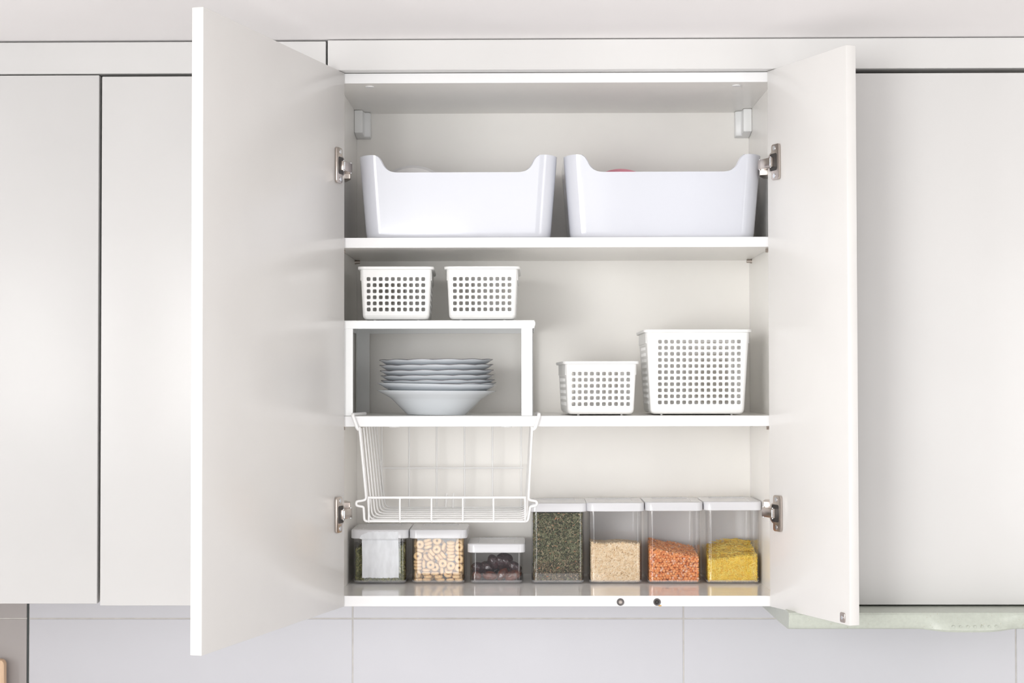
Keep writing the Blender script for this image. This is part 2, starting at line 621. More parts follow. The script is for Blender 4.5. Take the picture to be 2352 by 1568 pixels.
def make_hinge(fr, side, zc, flip, door_panel_x, arm_px):
    h = obj('hinge', plate_bm(fr, zc), M['nickel'], cab, 35)
    # raised dark pad standing in for the shade inside the cup hole
    def P(u, n, z): return fr(u, n, zc + z)
    rec = [P(u, .0041, z) for u, z in arc(34, 9, 4, 0, PI / 2, 4) + arc(21, 9, 4, PI / 2, PI, 4) + arc(21, -9, 4, PI, 1.5 * PI, 4) + arc(34, -9, 4, 1.5 * PI, 2 * PI, 4)] if False else \
          [P(u * .001, .0041, z * .001) for u, z in arc(35, 11, 4, 0, PI / 2, 4) + arc(19, 11, 4, PI / 2, PI, 4) + arc(19, -11, 4, PI, 1.5 * PI, 4) + arc(35, -11, 4, 1.5 * PI, 2 * PI, 4)]
    obj('cup_shade_pad', prism(rec, fr.n * .0003), M['black'], h)
    for sz in (-1, 1):
        c = P(.0300, .0046, sz * .0240)
        sc = cyl(c, fr.n, .0040, .0014, 18, bev=.0004)
        o = obj('screw', sc, M['steel'], h, 40)
        for ax in (0, 1):
            v1 = fr.du if ax else Vector((0, 0, 1))
            v2 = Vector((0, 0, 1)) if ax else fr.du
            cc = c + fr.n * .00075
            prism([cc + v1 * .0022 + v2 * .0005, cc - v1 * .0022 + v2 * .0005, cc - v1 * .0022 - v2 * .0005, cc + v1 * .0022 - v2 * .0005], fr.n * .0001)
    # arm from the cup into the cabinet
    a = P(.029, .006, 0)
    e = Vector((X(arm_px), .010, zc))
    d = (e - a); d.z = 0; L = d.length; d.normalize()
    nn = Vector((d.y, -d.x, 0)); nn = nn if nn.y < 0 else -nn
    hz = .0085
    b = bmesh.new()
    q = [a - d * 0 + nn * .004, e + nn * .004, e - nn * .006, a - nn * .006]
    b = prism([p - Vector((0, 0, hz)) for p in q], (0, 0, 2 * hz))
    bevel(b, .0012, 2)
    obj('hinge_arm', b, M['nickel'], h, 40)
    obj('hinge_axle', cyl(a + nn * .0048 + d * .0016, (0, 0, 1), .0014, .013, 10), M['steel'], h, 40)
    for f in (.08, .9):
        obj('hinge_rivet', cyl(a + d * (L * f) + nn * .0025, (0, 0, 1), .0015, 2 * hz + .0022, 10), M['steel'], h, 40)
    # bracket on the side panel
    zo = -.0085 if not flip else .0085
    xe = e.x
    zlo, zhi = zc - .0095 + zo, zc + .0095 + zo
    q = [(door_panel_x, .006, zlo), (xe, .009, zlo), (xe - side * .0015, .03, zlo), (door_panel_x + side * .010, .062, zlo), (door_panel_x, .062, zlo)]
    b = prism(q, (0, 0, zhi - zlo))
    bevel(b, .0012, 2)
    obj('mounting_bracket', b, M['nickel'], h, 40)
    return h


def plate_bm(fr, zc):
    o = []
    cu, r, ue = .0235, .0185, .0190            # cup flange bulging past the narrow mounting plate
    ix = math.sqrt(r ** 2 - (cu - ue) ** 2)
    a = math.atan2(ix, ue - cu)
    o += arc(.040, .026, .005, 0, PI / 2, 4) + arc(ue + .005, .026, .005, PI / 2, PI, 4)
    o += arc(cu, 0, r, a, 2 * PI - a, 16)
    o += arc(ue + .005, -.026, .005, PI, 1.5 * PI, 4) + arc(.040, -.026, .005, 1.5 * PI, 2 * PI, 4)
    return prism([fr(u, .0001, zc + z) for u, z in o], fr.n * .0042, .0011, 2)


hz_up, hz_lo = Zz(379, -.03), Zz(1181, -.03)
make_hinge(frL, 1, hz_up, False, XL, 803)
make_hinge(frL, 1, hz_lo, True, XL, 803)
make_hinge(frR, -1, Zz(374, -.03), False, XR, 1749)
make_hinge(frR, -1, Zz(1179, -.03), True, XR, 1754)

# metal strike plate low on the narrow door
zs = Zz(1418, NR[1] * .93)
def PR(u, n, z): return frR(u, n, zs + z)
uo = wR - .019
pl = [PR(uo + u, .0001, z) for u, z in arc(.0048, .0055, .0025, 0, PI / 2, 3) + arc(-.0048, .0055, .0025, PI / 2, PI, 3) + arc(-.0048, -.0055, .0025, PI, 1.5 * PI, 3) + arc(.0048, -.0055, .0025, 1.5 * PI, 2 * PI, 3)]
sp = obj('strike_plate', prism(pl, frR.n * .0016, .0005, 1), M['nickel'], doorR, 40)
cyl_b = cyl(PR(uo, .0020, 0), frR.n, .0030, .0010, 16)
obj('screw', cyl_b, M['steel'], cab if False else doorR, 40)

# ------------------------------------------------------------------ neighbouring cabinets
def closed_cabinet(x0, x1, z0, z1, ydoor, label, name='wall_cabinet', ztop_c=None):
    c = empty(name, ((x0 + x1) / 2, .17, z0), label, 'cabinet')
    obj('carcass', box(x0 + .0015, x1 - .0015, ydoor + .0225, YW - .001, z0 + .001, (ztop_c or z1) - .001, .001), M['melamine'], c)
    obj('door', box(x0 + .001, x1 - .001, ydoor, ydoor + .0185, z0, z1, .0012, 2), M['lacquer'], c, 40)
    return c


yB_, yA_ = -.022, -.0195
xb0, xb1 = X(230.5, yB_, 800), XO - .001
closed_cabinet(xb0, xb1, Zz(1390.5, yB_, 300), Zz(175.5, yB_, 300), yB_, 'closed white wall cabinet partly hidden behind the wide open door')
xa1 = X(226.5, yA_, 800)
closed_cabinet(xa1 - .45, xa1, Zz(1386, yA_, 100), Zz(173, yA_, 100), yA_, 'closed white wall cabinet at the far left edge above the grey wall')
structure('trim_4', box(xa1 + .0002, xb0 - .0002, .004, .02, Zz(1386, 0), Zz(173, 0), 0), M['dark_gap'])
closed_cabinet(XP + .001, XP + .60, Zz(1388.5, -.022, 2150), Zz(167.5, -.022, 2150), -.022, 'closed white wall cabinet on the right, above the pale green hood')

# ------------------------------------------------------------------ cooker hood
hx0, hx1 = X(1812, -.088, 1430), X(1812, -.088, 1430) + .598
hz = Zz(1389, -.022, 2150) - .0015
bc, bw = X(2228, -.1, 1440), .085
hood = empty('cooker_hood', ((hx0 + hx1) / 2, 0, hz - .04),
             'pale green speckled cooker hood under the right cabinet', 'cooker hood')
NS = 90
loops = []
for i in range(NS + 1):
    x = hx0 + (hx1 - hx0) * i / NS
    s = max(0, 1 - ((x - bc) / bw) ** 2)
    s = s * s * (3 - 2 * s)
    prof = [(.30, -.001), (-.030, -.001), (-.080, -.0015), (-.0865, -.003), (-.089, -.0065),
            (-.0885 - .004 * s, -.012), (-.087 - .009 * s, -.018), (-.085 - .014 * s, -.024),
            (-.0835 - .017 * s, -.0285 - .002 * s), (-.081 - .017 * s, -.0305 - .0035 * s), (-.076, -.0315 - .003 * s), (.02, -.034), (.30, -.036)]
    loops.append([(x, y, hz + z) for y, z in prof])
obj('hood_visor', loft(loops), M['hood'], hood, 35)
obj('hood_body', box(hx0 + .03, hx1 - .03, .06, .33, hz - .0365, hz - .030, .001), M['hood'], hood)
for k in range(7):
    px = 2190 + k * 16.6
    x = X(px, -.1, 1441)
    s = max(0, 1 - ((x - bc) / bw) ** 2)
    s = s * s * (3 - 2 * s)
    c = (x, -.085 - .0145 * s, hz - .0245)
    obj('button', cyl(c, (0, -1, -.28), .0026, .003, 14, bev=.0006), M['hood'], hood, 40)

# ------------------------------------------------------------------ cutting board
zt = Zz(1513, .32, 5)
xr = X(13, .32, 1540)
b = prism([(x, .310, z) for x, z in arc(xr - .010, zt - .010, .010, 0, PI / 2, 5) + arc(xr - .20, zt - .010, .010, PI / 2, PI, 5) + [(xr - .21, .901), (xr, .901)]], (0, .018, 0), .002, 2)
tag(obj('cutting_board', b, M['wood'], None, 40), 'tan wooden board standing against the grey wall at the lower left', 'cutting board')

# ------------------------------------------------------------------ big bins on the top shelf
def bin_box(px0, px1, label):
    """white tub: px0, px1 = its outer upper corners in the photograph"""
    yf = .019
    xa, xb = X(px0, yf, 380), X(px1, yf, 380)
    H = Zz(355, yf) - z1b
    hdip = Zz(395, yf) - z1b
    W = xb - xa
    Dp = .27
    taper = .0118                                  # each side narrows this much towards the bottom
    zs = [0, .0015, .004, .009] + [hdip * k / 6 for k in range(1, 7)] + [0, 0, 0]
    # perimeter stations at full width
    r = .030
    per = []
    nx, ny = 190, 22
    sx = [(-W / 2 + r) + (W - 2 * r) * i / nx for i in range(nx + 1)]
    sy = [(-Dp / 2 + r) + (Dp - 2 * r) * i / ny for i in range(ny + 1)]
    nc = 7
    def corner(cx, cy, a0): return [(cx + r * math.cos(a0 + k / nc * PI / 2), cy + r * math.sin(a0 + k / nc * PI / 2)) for k in range(1, nc)]
    per += [(x, -Dp / 2) for x in sx] + corner(W / 2 - r, -Dp / 2 + r, 1.5 * PI)
    per += [(W / 2, y) for y in sy] + corner(W / 2 - r, Dp / 2 - r, 0)
    per += [(x, Dp / 2) for x in reversed(sx)] + corner(-W / 2 + r, Dp / 2 - r, PI / 2)
    per += [(-W / 2, y) for y in reversed(sy)] + corner(-W / 2 + r, -Dp / 2 + r, PI)

    def top(x, y):
        # full height at the ends, S-curve down to the long low front and back edge
        q = float(np.interp((W / 2 - abs(x)) * 1305, (36, 41, 46, 49, 52, 56, 61, 67, 72, 77, 86), (1, .965, .875, .78, .65, .42, .25, .13, .07, .03, 0)))
        edge = 1 - .012 * min(1, max(0, (abs(x) - (W / 2 - .022)) / .022)) ** 2
        return (hdip + (H - hdip) * q) * (edge if q > .99 else 1)

    fr = [0, .012, .03, .07] + [.07 + .93 * k / 12 for k in range(1, 13)]
    bm = bmesh.new()
    n = len(per)
    skins = []
    for off in (0, .0026):
        L = []
        for f in fr:
            ring = []
            for x, y in per:
                z = top(x, y) * f
                ins = taper * (1 - z / H) + off
                if f < .07: ins += .003 * (1 - math.sqrt(max(0, 1 - (1 - f / .07) ** 2)))
                kx, ky = (W / 2 - ins) / (W / 2), (Dp / 2 - ins) / (Dp / 2)
                ring.append(bm.verts.new((x * kx, y * ky, z + (off * (1 - f) if f < .07 else 0))))
            L.append(ring)
        for a, b in zip(L, L[1:]):
            for i in range(n):
                bm.faces.new((a[i], a[(i + 1) % n], b[(i + 1) % n], b[i]))
        bm.faces.new(L[0][::-1])
        skins.append(L)
    for i in range(n):
        j = (i + 1) % n
        bm.faces.new((skins[0][-1][i], skins[0][-1][j], skins[1][-1][j], skins[1][-1][i]))
    o = obj('storage_bin', bm, M['box'], None, None, (0, 0, 0), local=True)
    # round grip holes in both short sides
    for s in (-1, 1):
        cut(o, cyl((s * W / 2, 0, H * .70), (1, 0, 0), .016, .08, 28))
    o.data.polygons.foreach_set('use_smooth', [True] * len(o.data.polygons))
    o.data.set_sharp_from_angle(angle=math.radians(42))
    if not o.data.materials: o.data.materials.append(M['box'])
    o.location = ((xa + xb) / 2, yf + Dp / 2, z1b + .0003)
    tag(o, label, 'storage bin', 'white bins on the top shelf')
    return (xa + xb) / 2, yf + Dp / 2, W, hdip


b1 = bin_box(822, 1280, 'large glossy white bin on the left of the top shelf, milky lid showing inside')
b2 = bin_box(1295, 1752, 'large glossy white bin on the right of the top shelf, pink lid showing inside')

# lids standing inside the bins
def round_lid(px, pyt, Y, R, m, label, zfloor):
    c = at(px, pyt, Y)
    prof = [(0, .003), (R * .62, .003), (R * .66, .0055), (R * .80, .0055), (R * .84, .0025), (R * .95, .0025), (R, .006), (R, -.002), (R - .0015, -.002), (R - .002, .001), (R * .8, 0.001), (0, .001)]
    o = obj('round_lid', lathe(prof, 48), m, None, 40, (0, 0, 0), local=True)
    tilt = math.asin(min(1, (c.z - zfloor - .004) / (2 * R)))
    o.rotation_euler = (tilt, 0, 0)
    o.location = (c.x, Y - math.cos(tilt) * R * 0 - R * math.cos(tilt), c.z - R * math.sin(tilt))
    tag(o, label, 'lid')


round_lid(949, 382, .18, .072, M['translid'], 'milky round lid sticking out of the left white bin', z1b + .003)
round_lid(1425, 391, .19, .071, M['pink'], 'pink round lid just showing in the right white bin', z1b + .003)

# ------------------------------------------------------------------ shelf riser
zr1, zr0 = Zz(735, .004), Zz(754, .004)
rx0, rx1 = XL + .0015, X(1225.5, .004, 745)
riser = empty('shelf_riser', ((rx0 + rx1) / 2, .15, z2b), 'white metal shelf riser on the middle shelf above the plates', 'shelf riser')
RYF, RYB = .0045, .312
obj('riser_top', box(rx0, rx1, RYF, RYB, zr1 - .0016, zr1, .0005), M['riser'], riser)
obj('apron', box(rx0, rx1, RYF, RYF + .0016, zr0, zr1 - .0014, .0005), M['riser'], riser)
obj('apron', box(rx0, rx1, RYB - .0016, RYB, zr0, zr1 - .0014, .0005), M['riser'], riser)
obj('apron', box(rx0, rx0 + .0016, RYF, RYB, zr0, zr1 - .0014, .0005), M['riser'], riser)
obj('rolled_edge', tube(fillet([(rx1 - .001, RYF + .001, zr0 + .003), (rx1 + .0022, RYF + .001, zr0 + .005), (rx1 + .0024, RYF + .001, zr1 - .003), (rx1 - .001, RYF + .001, zr1 - .0008)], .003, 4), .0008, 6,
                        bm=box(rx1 - .0002, rx1 + .0018, RYF, RYB, zr0 + .001, zr1 - .0002, .0006)), M['riser'], riser, 40)
lw = .0205
for x0 in (rx0 + .0015, rx1 - lw - .001):
    side_in = x0 if x0 > 0 or x0 > -.2 else x0
    for y0, y1 in ((RYF + .0018, RYF + .016), (RYB - .016, RYB - .0018)):
        front = y0 < .1
        yy = y0 if front else y1 - .0016
        wdt = lw + (.004 if x0 < -.2 else 0)
        b = box(x0, x0 + wdt, yy, yy + .0016, z2b + .0004, zr1 - .0016, .0005)
        xs = x0 if x0 < -.2 else x0 + wdt - .0016
        box(xs, xs + .0016, y0, y1, z2b + .0004, zr1 - .0016, .0005, bm=b)
        obj('leg', b, M['riser'], riser)


# ------------------------------------------------------------------ plates
PCX, PCY = X(1002.5, .115, 900), .115
def rimz(py): return Zz(py, PCY)


def scallop(k, amp, zamp, r0, r1, ph):
    def f(a, r, z):
        q = max(0, (r - r0) / (r1 - r0))
        w = math.cos(k * a + ph)
        w2 = abs(math.cos(k * a / 2 + ph))
        return r * (1 + amp * q * w2), z + zamp * q * q * (w2 - .5)
    return f


DEEP = [(0, .0012), (.0490, .0012), (.0500, 0), (.0537, 0), (.0548, .0018), (.0640, .0105), (.0740, .0200), (.0815, .0275), (.0850, .0300), (.0960, .0362), (.1072, .0424), (.1078, .0436),
        (.1066, .0440), (.0950, .0384), (.0840, .0325), (.0790, .0285), (.0700, .0195), (.0600, .0105), (.0520, .0048), (0, .0040)]
FLAT = [(0, .0050), (.0690, .0050), (.0700, 0), (.0720, 0), (.0735, .0035), (.0800, .0075), (.0880, .0115), (.0950, .0155), (.1015, .0197), (.1021, .0207),
        (.1012, .0213), (.0940, .0180), (.0870, .0143), (.0780, .0098), (.0710, .0082), (0, .0080)]


def rim_band(R, z, mod, h=.0004):
    n = 96
    loops = []
    for rr, zz in ((R + .0004, z - h), (R + .0005, z + h), (R - .0016, z + h + .0004), (R - .0016, z - h)):
        lp = []
        for k in range(n):
            a = 2 * PI * k / n
            r_, z_ = mod(a, rr, zz) if mod else (rr, zz)
            lp.append((r_ * math.cos(a), r_ * math.sin(a), z_))
        loops.append(lp)
    return loft(loops, closed=True)


def plate(prof, loc, mod, tilt, rz, label, name, band=True, n=96):
    o = obj(name, lathe(prof, n, mod), M['china'], None, 50, (0, 0, 0), local=True)
    R, z = max(prof, key=lambda p: p[0])
    if band:
        b = obj('rim_line', rim_band(R, z, mod), M['rim_dark'], o, 60, local=True)
        b['label'] = 'thin dark line around the rim'
    o.location = loc
    o.rotation_euler = (0, tilt, rz) if not rz else Euler((0, tilt, 0)).to_matrix().to_euler()
    tag(o, label, 'plate', 'stack of plates')
    return o


zb = z2b + .0002
plate(DEEP, (PCX, PCY, zb + .0004), None, math.radians(.45), 0, 'deep white plate at the very bottom of the stack', 'deep_plate', False)
plate(DEEP, (PCX - .0005, PCY, zb + .0122), None, math.radians(1.25), 0, 'second deep white plate from the bottom, tilted down to the right', 'deep_plate', False)
words_ = ['lowest scalloped plate, its rim showing only at the right above the deep plates',
          'fifth scalloped plate from the top, lying low in the stack',
          'fourth scalloped plate from the top of the stack',
          'third scalloped plate from the top of the stack',
          'second scalloped plate from the top of the stack',
          'scalloped white plate with dark rim on top of the stack']
zrim = [rimz(881.5), rimz(872.8), rimz(862), rimz(850.5), rimz(838.2), rimz(826.2)]
offs = [.0055, .0030, .0022, .0008, -.0000, -.0006]
tl = [-.9, -.45, -.45, -.35, -.35, -.25]
for i in range(6):
    plate(FLAT, (PCX + offs[i], PCY + .001 * (i % 2), zrim[i] - .0207), scallop(13, .010, .0014, .088, .1021, i * 1.7), math.radians(tl[i]), 0, words_[i], 'scalloped_plate')

# ------------------------------------------------------------------ perforated baskets
def basket(name, W, Wb, Dt, Db, H, ncf, nr, ncs, pitch, hole, ztop, label, group, xoff=0.0, xslope=0.0):
    """local, base centre; ztop = top edge of the highest row of holes"""
    root = empty(name, (0, 0, 0), label, 'basket', group)
    z0 = .0022
    rows = [ztop - pitch * k for k in range(nr)]
    zs = sorted([z for r_ in rows for z in (r_, r_ - hole)])
    rb = .0075
    bottom = [z0 + rb * (1 - math.cos(a)) for a in (0.0, .5, 1.0, PI / 2)]
    levels = bottom + [z for z in zs if z > bottom[-1] + .0005] + [H - .012, H - .001]

    def half(z, top_, bot_):
        q = (z - z0) / (H - z0)
        h = (bot_ + (top_ - bot_) * q) / 2
        if z < z0 + rb: h -= rb * (1 - math.sqrt(max(0, 1 - (1 - (z - z0) / rb) ** 2))) * .85
        return h
    r = .0060
    nc = 8

    def edges(n, off=0.0):
        w = (n - 1) * pitch + hole
        return [v for i in range(n) for v in (off - w / 2 + i * pitch, off - w / 2 + i * pitch + hole)]
    ef, es = edges(ncf, xoff), edges(ncs)
    bm = bmesh.new()
    skins = []
    t = .0015
    kinds = None
    for off in (0, t):
        rings = []
        for z in levels:
            hx, hy = half(z, W, Wb) - off, half(z, Dt, Db) - off
            rr = r - off
            pts, kind = [], []

            def seg(vals, fn, lim):
                for i, v in enumerate(vals):
                    pts.append(fn(max(-lim, min(lim, v))))
                    kind.append(i % 2 == 0)          # span after an even value is a hole
                kind[-1] = False

            def cor(cx, cy, a0):
                for k in range(nc + 1):
                    a = a0 + k / nc * PI / 2
                    pts.append((cx + rr * math.cos(a), cy + rr * math.sin(a)))
                    kind.append(False)
            cor(-hx + rr, -hy + rr, PI)
            sl = xslope * (z - ztop)
            seg([e + sl for e in ef], lambda v: (v, -hy), hx - rr)
            cor(hx - rr, -hy + rr, 1.5 * PI)
            seg(es, lambda v: (hx, v), hy - rr)
            cor(hx - rr, hy - rr, 0)
            seg(ef[::-1], lambda v: (v, hy), hx - rr)
            cor(-hx + rr, hy - rr, PI / 2)
            seg(es[::-1], lambda v: (-hx, v), hy - rr)
            zz = z + (off if z < z0 + rb * .9 else 0)
            rings.append([bm.verts.new((x, y, zz)) for x, y in pts])
            kinds = kind
        skins.append(rings)
    n = len(kinds)
    holez = {round(r_ - hole, 6) for r_ in rows}
    ch = .24
    for li in range(len(levels) - 1):
        hrow = round(levels[li], 6) in holez
        for i in range(n):
            j = (i + 1) % n
            if hrow and kinds[i]:
                bounds = []
                for rings in skins:                  # rounded corners of the hole
                    p, q_ = rings[li], rings[li + 1]
                    q = [p[i], p[j], q_[j], q_[i]]
                    lp = []
                    for k in range(4):
                        c, nx_, pv = q[k], q[(k + 1) % 4], q[k - 1]
                        v1 = bm.verts.new(c.co.lerp(nx_.co, ch))
                        v2 = bm.verts.new(c.co + (nx_.co - c.co) * ch * .33 + (pv.co - c.co) * ch * .33)
                        v3 = bm.verts.new(c.co.lerp(pv.co, ch))
                        bm.faces.new((c, v1, v2)); bm.faces.new((c, v2, v3))
                        lp += [v3, v2, v1]
                    bounds.append(lp)
                A_, B_ = bounds
                for k in range(12):
                    bm.faces.new((A_[k], A_[(k + 1) % 12], B_[(k + 1) % 12], B_[k]))
            else:
                for rings in skins:
                    p, q_ = rings[li], rings[li + 1]
                    bm.faces.new((p[i], p[j], q_[j], q_[i]))
    for rings in skins: bm.faces.new(rings[0][::-1])
    for sx in (-1, 1):
        for sy in (-1, 1):
            cyl((sx * (Wb / 2 - .020), sy * (Db / 2 - .018), .0014), (0, 0, 1), .0022, .0028, 10, bm=bm)
    obj('basket_wall', bm, M['basket'], root, None, local=True)
    lo = []
    for o_, zz in ((.0002, H - .0050), (.0030, H - .0052), (.0043, H - .0045), (.0046, H - .0008), (.0040, H), (-.0010, H + .0002), (-.0018, H - .0006), (-.0018, H - .0045)):
        lo.append([(x, y, zz) for x, y in rrect(W + 2 * o_, Dt + 2 * o_, .008 + max(o_, 0), 6)])
    obj('rim', loft(lo, closed=True), M['basket'], root, 40, local=True)
    for s in (-1, 1):
        hx = half(H - .015, W, Wb)
        b = box(s * hx - .0008, s * hx + .0010, -Dt / 2 + .008, Dt / 2 - .008, H - .024, H - .004, .0003)
        obj('side_rib', b, M['basket'], root, local=True)
    return root


def place_basket(o, px0, px1, pyb, Y, zfloor, Dt, rot=0.0):
    """px0, px1 = front rim ends in the photograph, Y = depth of the front face"""
    o.location = ((X(px0, Y, 750) + X(px1, Y, 750)) / 2, Y + Dt / 2, zfloor)
    o.rotation_euler = (0, 0, rot)


sc_ = 1300.0
Y1 = .022
Hs = (732.5 - 608.5) / sc_
bs = basket('storage_basket', 163 / sc_, 152 / sc_, .205, .190, Hs, 10, 6, 14, 13.9 / sc_, 8.7 / sc_, (733 - 633) / sc_,
            'small white perforated basket on the riser, the left one by the wide door', 'small white baskets')
b2_ = copy_tree(bs)
b3_ = copy_tree(bs)
place_basket(bs, 820, 996, 732, Y1, zr1 + .0002, .205, math.radians(2.2))
bs.location.x -= .003
place_basket(b2_, 1019, 1196, 732, Y1, zr1 + .0002, .205)
b2_['label'] = 'small white perforated basket on the riser, the right one at its open end'
place_basket(b3_, 1286, 1465, 955, Y1, z2b + .0002, .205, math.radians(2.6))
b3_.location.x -= .001
b3_['label'] = 'small white perforated basket on the middle shelf beside the tall basket'
Hb = (951.5 - 755) / sc_
bb = basket('storage_basket', 237 / sc_, 214 / sc_, .205, .186, Hb, 14, 11, 12, 13.9 / sc_, 8.7 / sc_, (952 - 779) / sc_,
            'tall white perforated basket at the right end of the middle shelf', None, xoff=4 / sc_)
place_basket(bb, 1478, 1727, 955, .030, z2b + .0002, .205)

# ------------------------------------------------------------------ hanging wire basket
wb = empty('wire_basket', (X(1023), .14, Zz(1197)), 'white wire basket hanging from the middle shelf above the short containers', 'basket')
YF_, YK_ = .000, .285
rw, rt_ = .0016, .0022
zb_ = Zz(1196)
def wire(path, r=rw, fr_=.008, n=5): return obj('wire', tube(fillet(path, fr_, n), r, 8), M['wire'], wb, 60)


def side_x(z, s):
    if s < 0: a, b = X(826, 0, 985), X(846, 0, 1195)
    else: a, b = X(1222, 0, 985), X(1211, 0, 1195)
    q = (Zz(985) - z) / (Zz(985) - Zz(1195))
    return a + (b - a) * q


# front frame with its two ears, and the hooks over the shelf
ze = Zz(1157)
fr_l = [(side_x(Zz(980), -1), YF_, Zz(980)), (side_x(Zz(1146), -1), YF_, Zz(1147)), (X(828, 0, 1150), YF_, Zz(1149.5)), (X(818, 0, 1150), YF_, Zz(1151)), (X(818, 0, 1150), YF_, Zz(1160)), (X(826, 0, 1150), YF_, Zz(1162)), (X(835, 0, 1162), YF_, Zz(1163)), (X(837, 0, 1190), YF_, zb_)]
fr_r = [(X(1212, 0, 1190), YF_, Zz(1197)), (X(1218, 0, 1162), YF_, Zz(1163)), (X(1225, 0, 1150), YF_, Zz(1162)), (X(1233, 0, 1150), YF_, Zz(1160)), (X(1233, 0, 1150), YF_, Zz(1151)), (X(1224, 0, 1150), YF_, Zz(1149.5)), (side_x(Zz(1146), 1), YF_, Zz(1147)), (side_x(Zz(980), 1), YF_, Zz(980))]
wire(fr_l + fr_r, rt_, .005)
zh = z2b + .0027
for s, pa, pb, pm in ((-1, 810, 821, 826), (1, 1238, 1229, 1222)):
    xa, xb2 = X(pa, -.003, 950), X(pb, -.003, 983)
    path = [(xa - s * .014 if s < 0 else xa - .004, .075, zh + .0005), (xa, -.0015, zh + .0005), (xa, -.004, zh - .001), (xb2, -.004, Zz(984)), (X(pm, 0, 983), .002, Zz(986)), (side_x(Zz(992), s), .004, Zz(995))]
    obj('hook', tube(fillet(path, .004, 4), .0030, 10), M['wire'], wb, 60)
# cross frames: U shapes one behind the other
ys = [YF_ + .012 + (YK_ - YF_ - .012) * k / 6 for k in range(7)]
for k, y in enumerate(ys):
    q = (y - YF_) / (YK_ - YF_)
    zt_ = z2a - .003
    dx = .002 + .004 * q
    zq = zb_ + .0016 + .0005 * k / 6
    xl0, xr0 = side_x(zt_, -1) + dx * .5, side_x(zt_, 1) - dx * .5
    xl1, xr1 = side_x(zb_, -1) + dx, side_x(zb_, 1) - dx
    wire([(xl0, y, zt_), (xl1 - .0015, y, zq), (xr1 + .0015, y, zq), (xr0, y, zt_)], rw, .012)
# lengthwise wires: low front rail, bottom, up the back
fxs = [847, 918.5, 991, 1063, 1133.5, 1206]
bxs = [876.5, 939.5, 1003, 1067, 1131, 1197]
zrail = Zz(1142, -.003)
for a, b_ in zip(fxs, bxs):
    xa = X(a, -.003, 1170)
    xb2 = X(b_, YK_, 1074)
    wire([(xa, -.0035, zrail), (xa, -.0035, zb_ - .0016), (xb2, YK_ + .0028, zb_ - .0012), (xb2, YK_ + .0028, z2a - .004)], rw, .005)
wire([(X(845, -.003, 1142), -.0035, zrail), (X(1208, -.003, 1142), -.0035, zrail)], rt_)
wire([(X(867, YK_, 1074), YK_, Zz(1074, YK_)), (X(1202, YK_, 1074), YK_, Zz(1074, YK_))], rw)
for px0, px1 in ((1025, 1024), (1041, 1040)):
    wire([(X(px0, .25, 1133), .262, Zz(1133, .262)), (X(px1, .25, 1172), .250, zb_ + .0035)], .0021)


# ------------------------------------------------------------------ food containers
YC = .17
for _ in range(4):
    YC = CAM_D * ((1368 - 875) / (1341 - 875) - 1)
ZB = zB1 + .0002
SCALE = 3840 / (CAM_D + YC)
CD = .128
CW = 121 / SCALE
WT = .0020


def clear_body(W, Dp, H, root):
    r = .0095
    base = obj('container_base', loft([[(x, y, z) for x, y in rrect(W - 2 * i, Dp - 2 * i, r - .3 * i, 6)] for i, z in ((.0070, 0), (.0045, .0005), (.0020, .0018), (.0006, .0038), (0, .0065))] +
                                      [[(x, y, z) for x, y in rrect(W - 2 * i, Dp - 2 * i, r - .3 * i, 6)] for i, z in ((WT, .0065), (.0028, .0042), (.0050, .0030), (.0085, .0026))], True, True), M['clear_base'], root, 50, local=True)
    outer = [[(x, y, z) for x, y in rrect(W, Dp, r, 8)] for z in (.0065, H)]
    inner = [[(x, y, z) for x, y in rrect(W - 2 * WT, Dp - 2 * WT, r - WT * .8, 8)] for z in (H, .0065)]
    o = obj('container_body', loft(outer + inner, closed=True), M['clear'], root, 50, local=True)
    return o


def lid_part(W, Dp, H, root):
    e = .0046
    r = .013
    t = .0165
    W2, D2 = W + 2 * e, Dp + 2 * e
    lo = []
    for i, z in ((.0010, H - t), (0, H - t + .0008), (0, H - .0022), (.0006, H - .0008), (.0022, H), (.0195, H), (.0200, H - .0009)):
        lo.append([(x, y, z) for x, y in rrect(W2 - 2 * i, D2 - 2 * i, max(.004, r - i * .5), 6)])
    o = obj('container_lid', loft(lo), M['lid'], root, 40, local=True)
    return o


def container(px, pytop, label, name='food_container'):
    W = CW
    H = (1341 - pytop) / SCALE
    c = empty(name, (X(px, YC, 1341), YC + CD / 2, ZB), label, 'food container', 'clear food containers on the bottom shelf')
    clear_body(W, CD, H - .0012, c)
    lid_part(W, CD, H, c)
    return c, W, CD, H


c1, W1, D1, H1 = container(872, 1216.5, 'short clear container with a torn paper label, leftmost on the bottom shelf')
c2, W2_, D2_, H2 = container(1006.5, 1216.5, 'short clear container full of cereal rings')
c3, W3, D3, H3 = container(1140, 1249, 'lowest clear container, holding a few dark dates')
c4, _, _, H4 = container(1281.5, 1156, 'tall clear container filled with dried green herbs')
c5, _, _, H5 = container(1414, 1155, 'tall clear container half full of pale rice')
c6, _, _, H6 = container(1549, 1154, 'tall clear container half full of orange split peas')
c7, _, _, H7 = container(1684, 1153, 'tall clear container half full of yellow vermicelli')

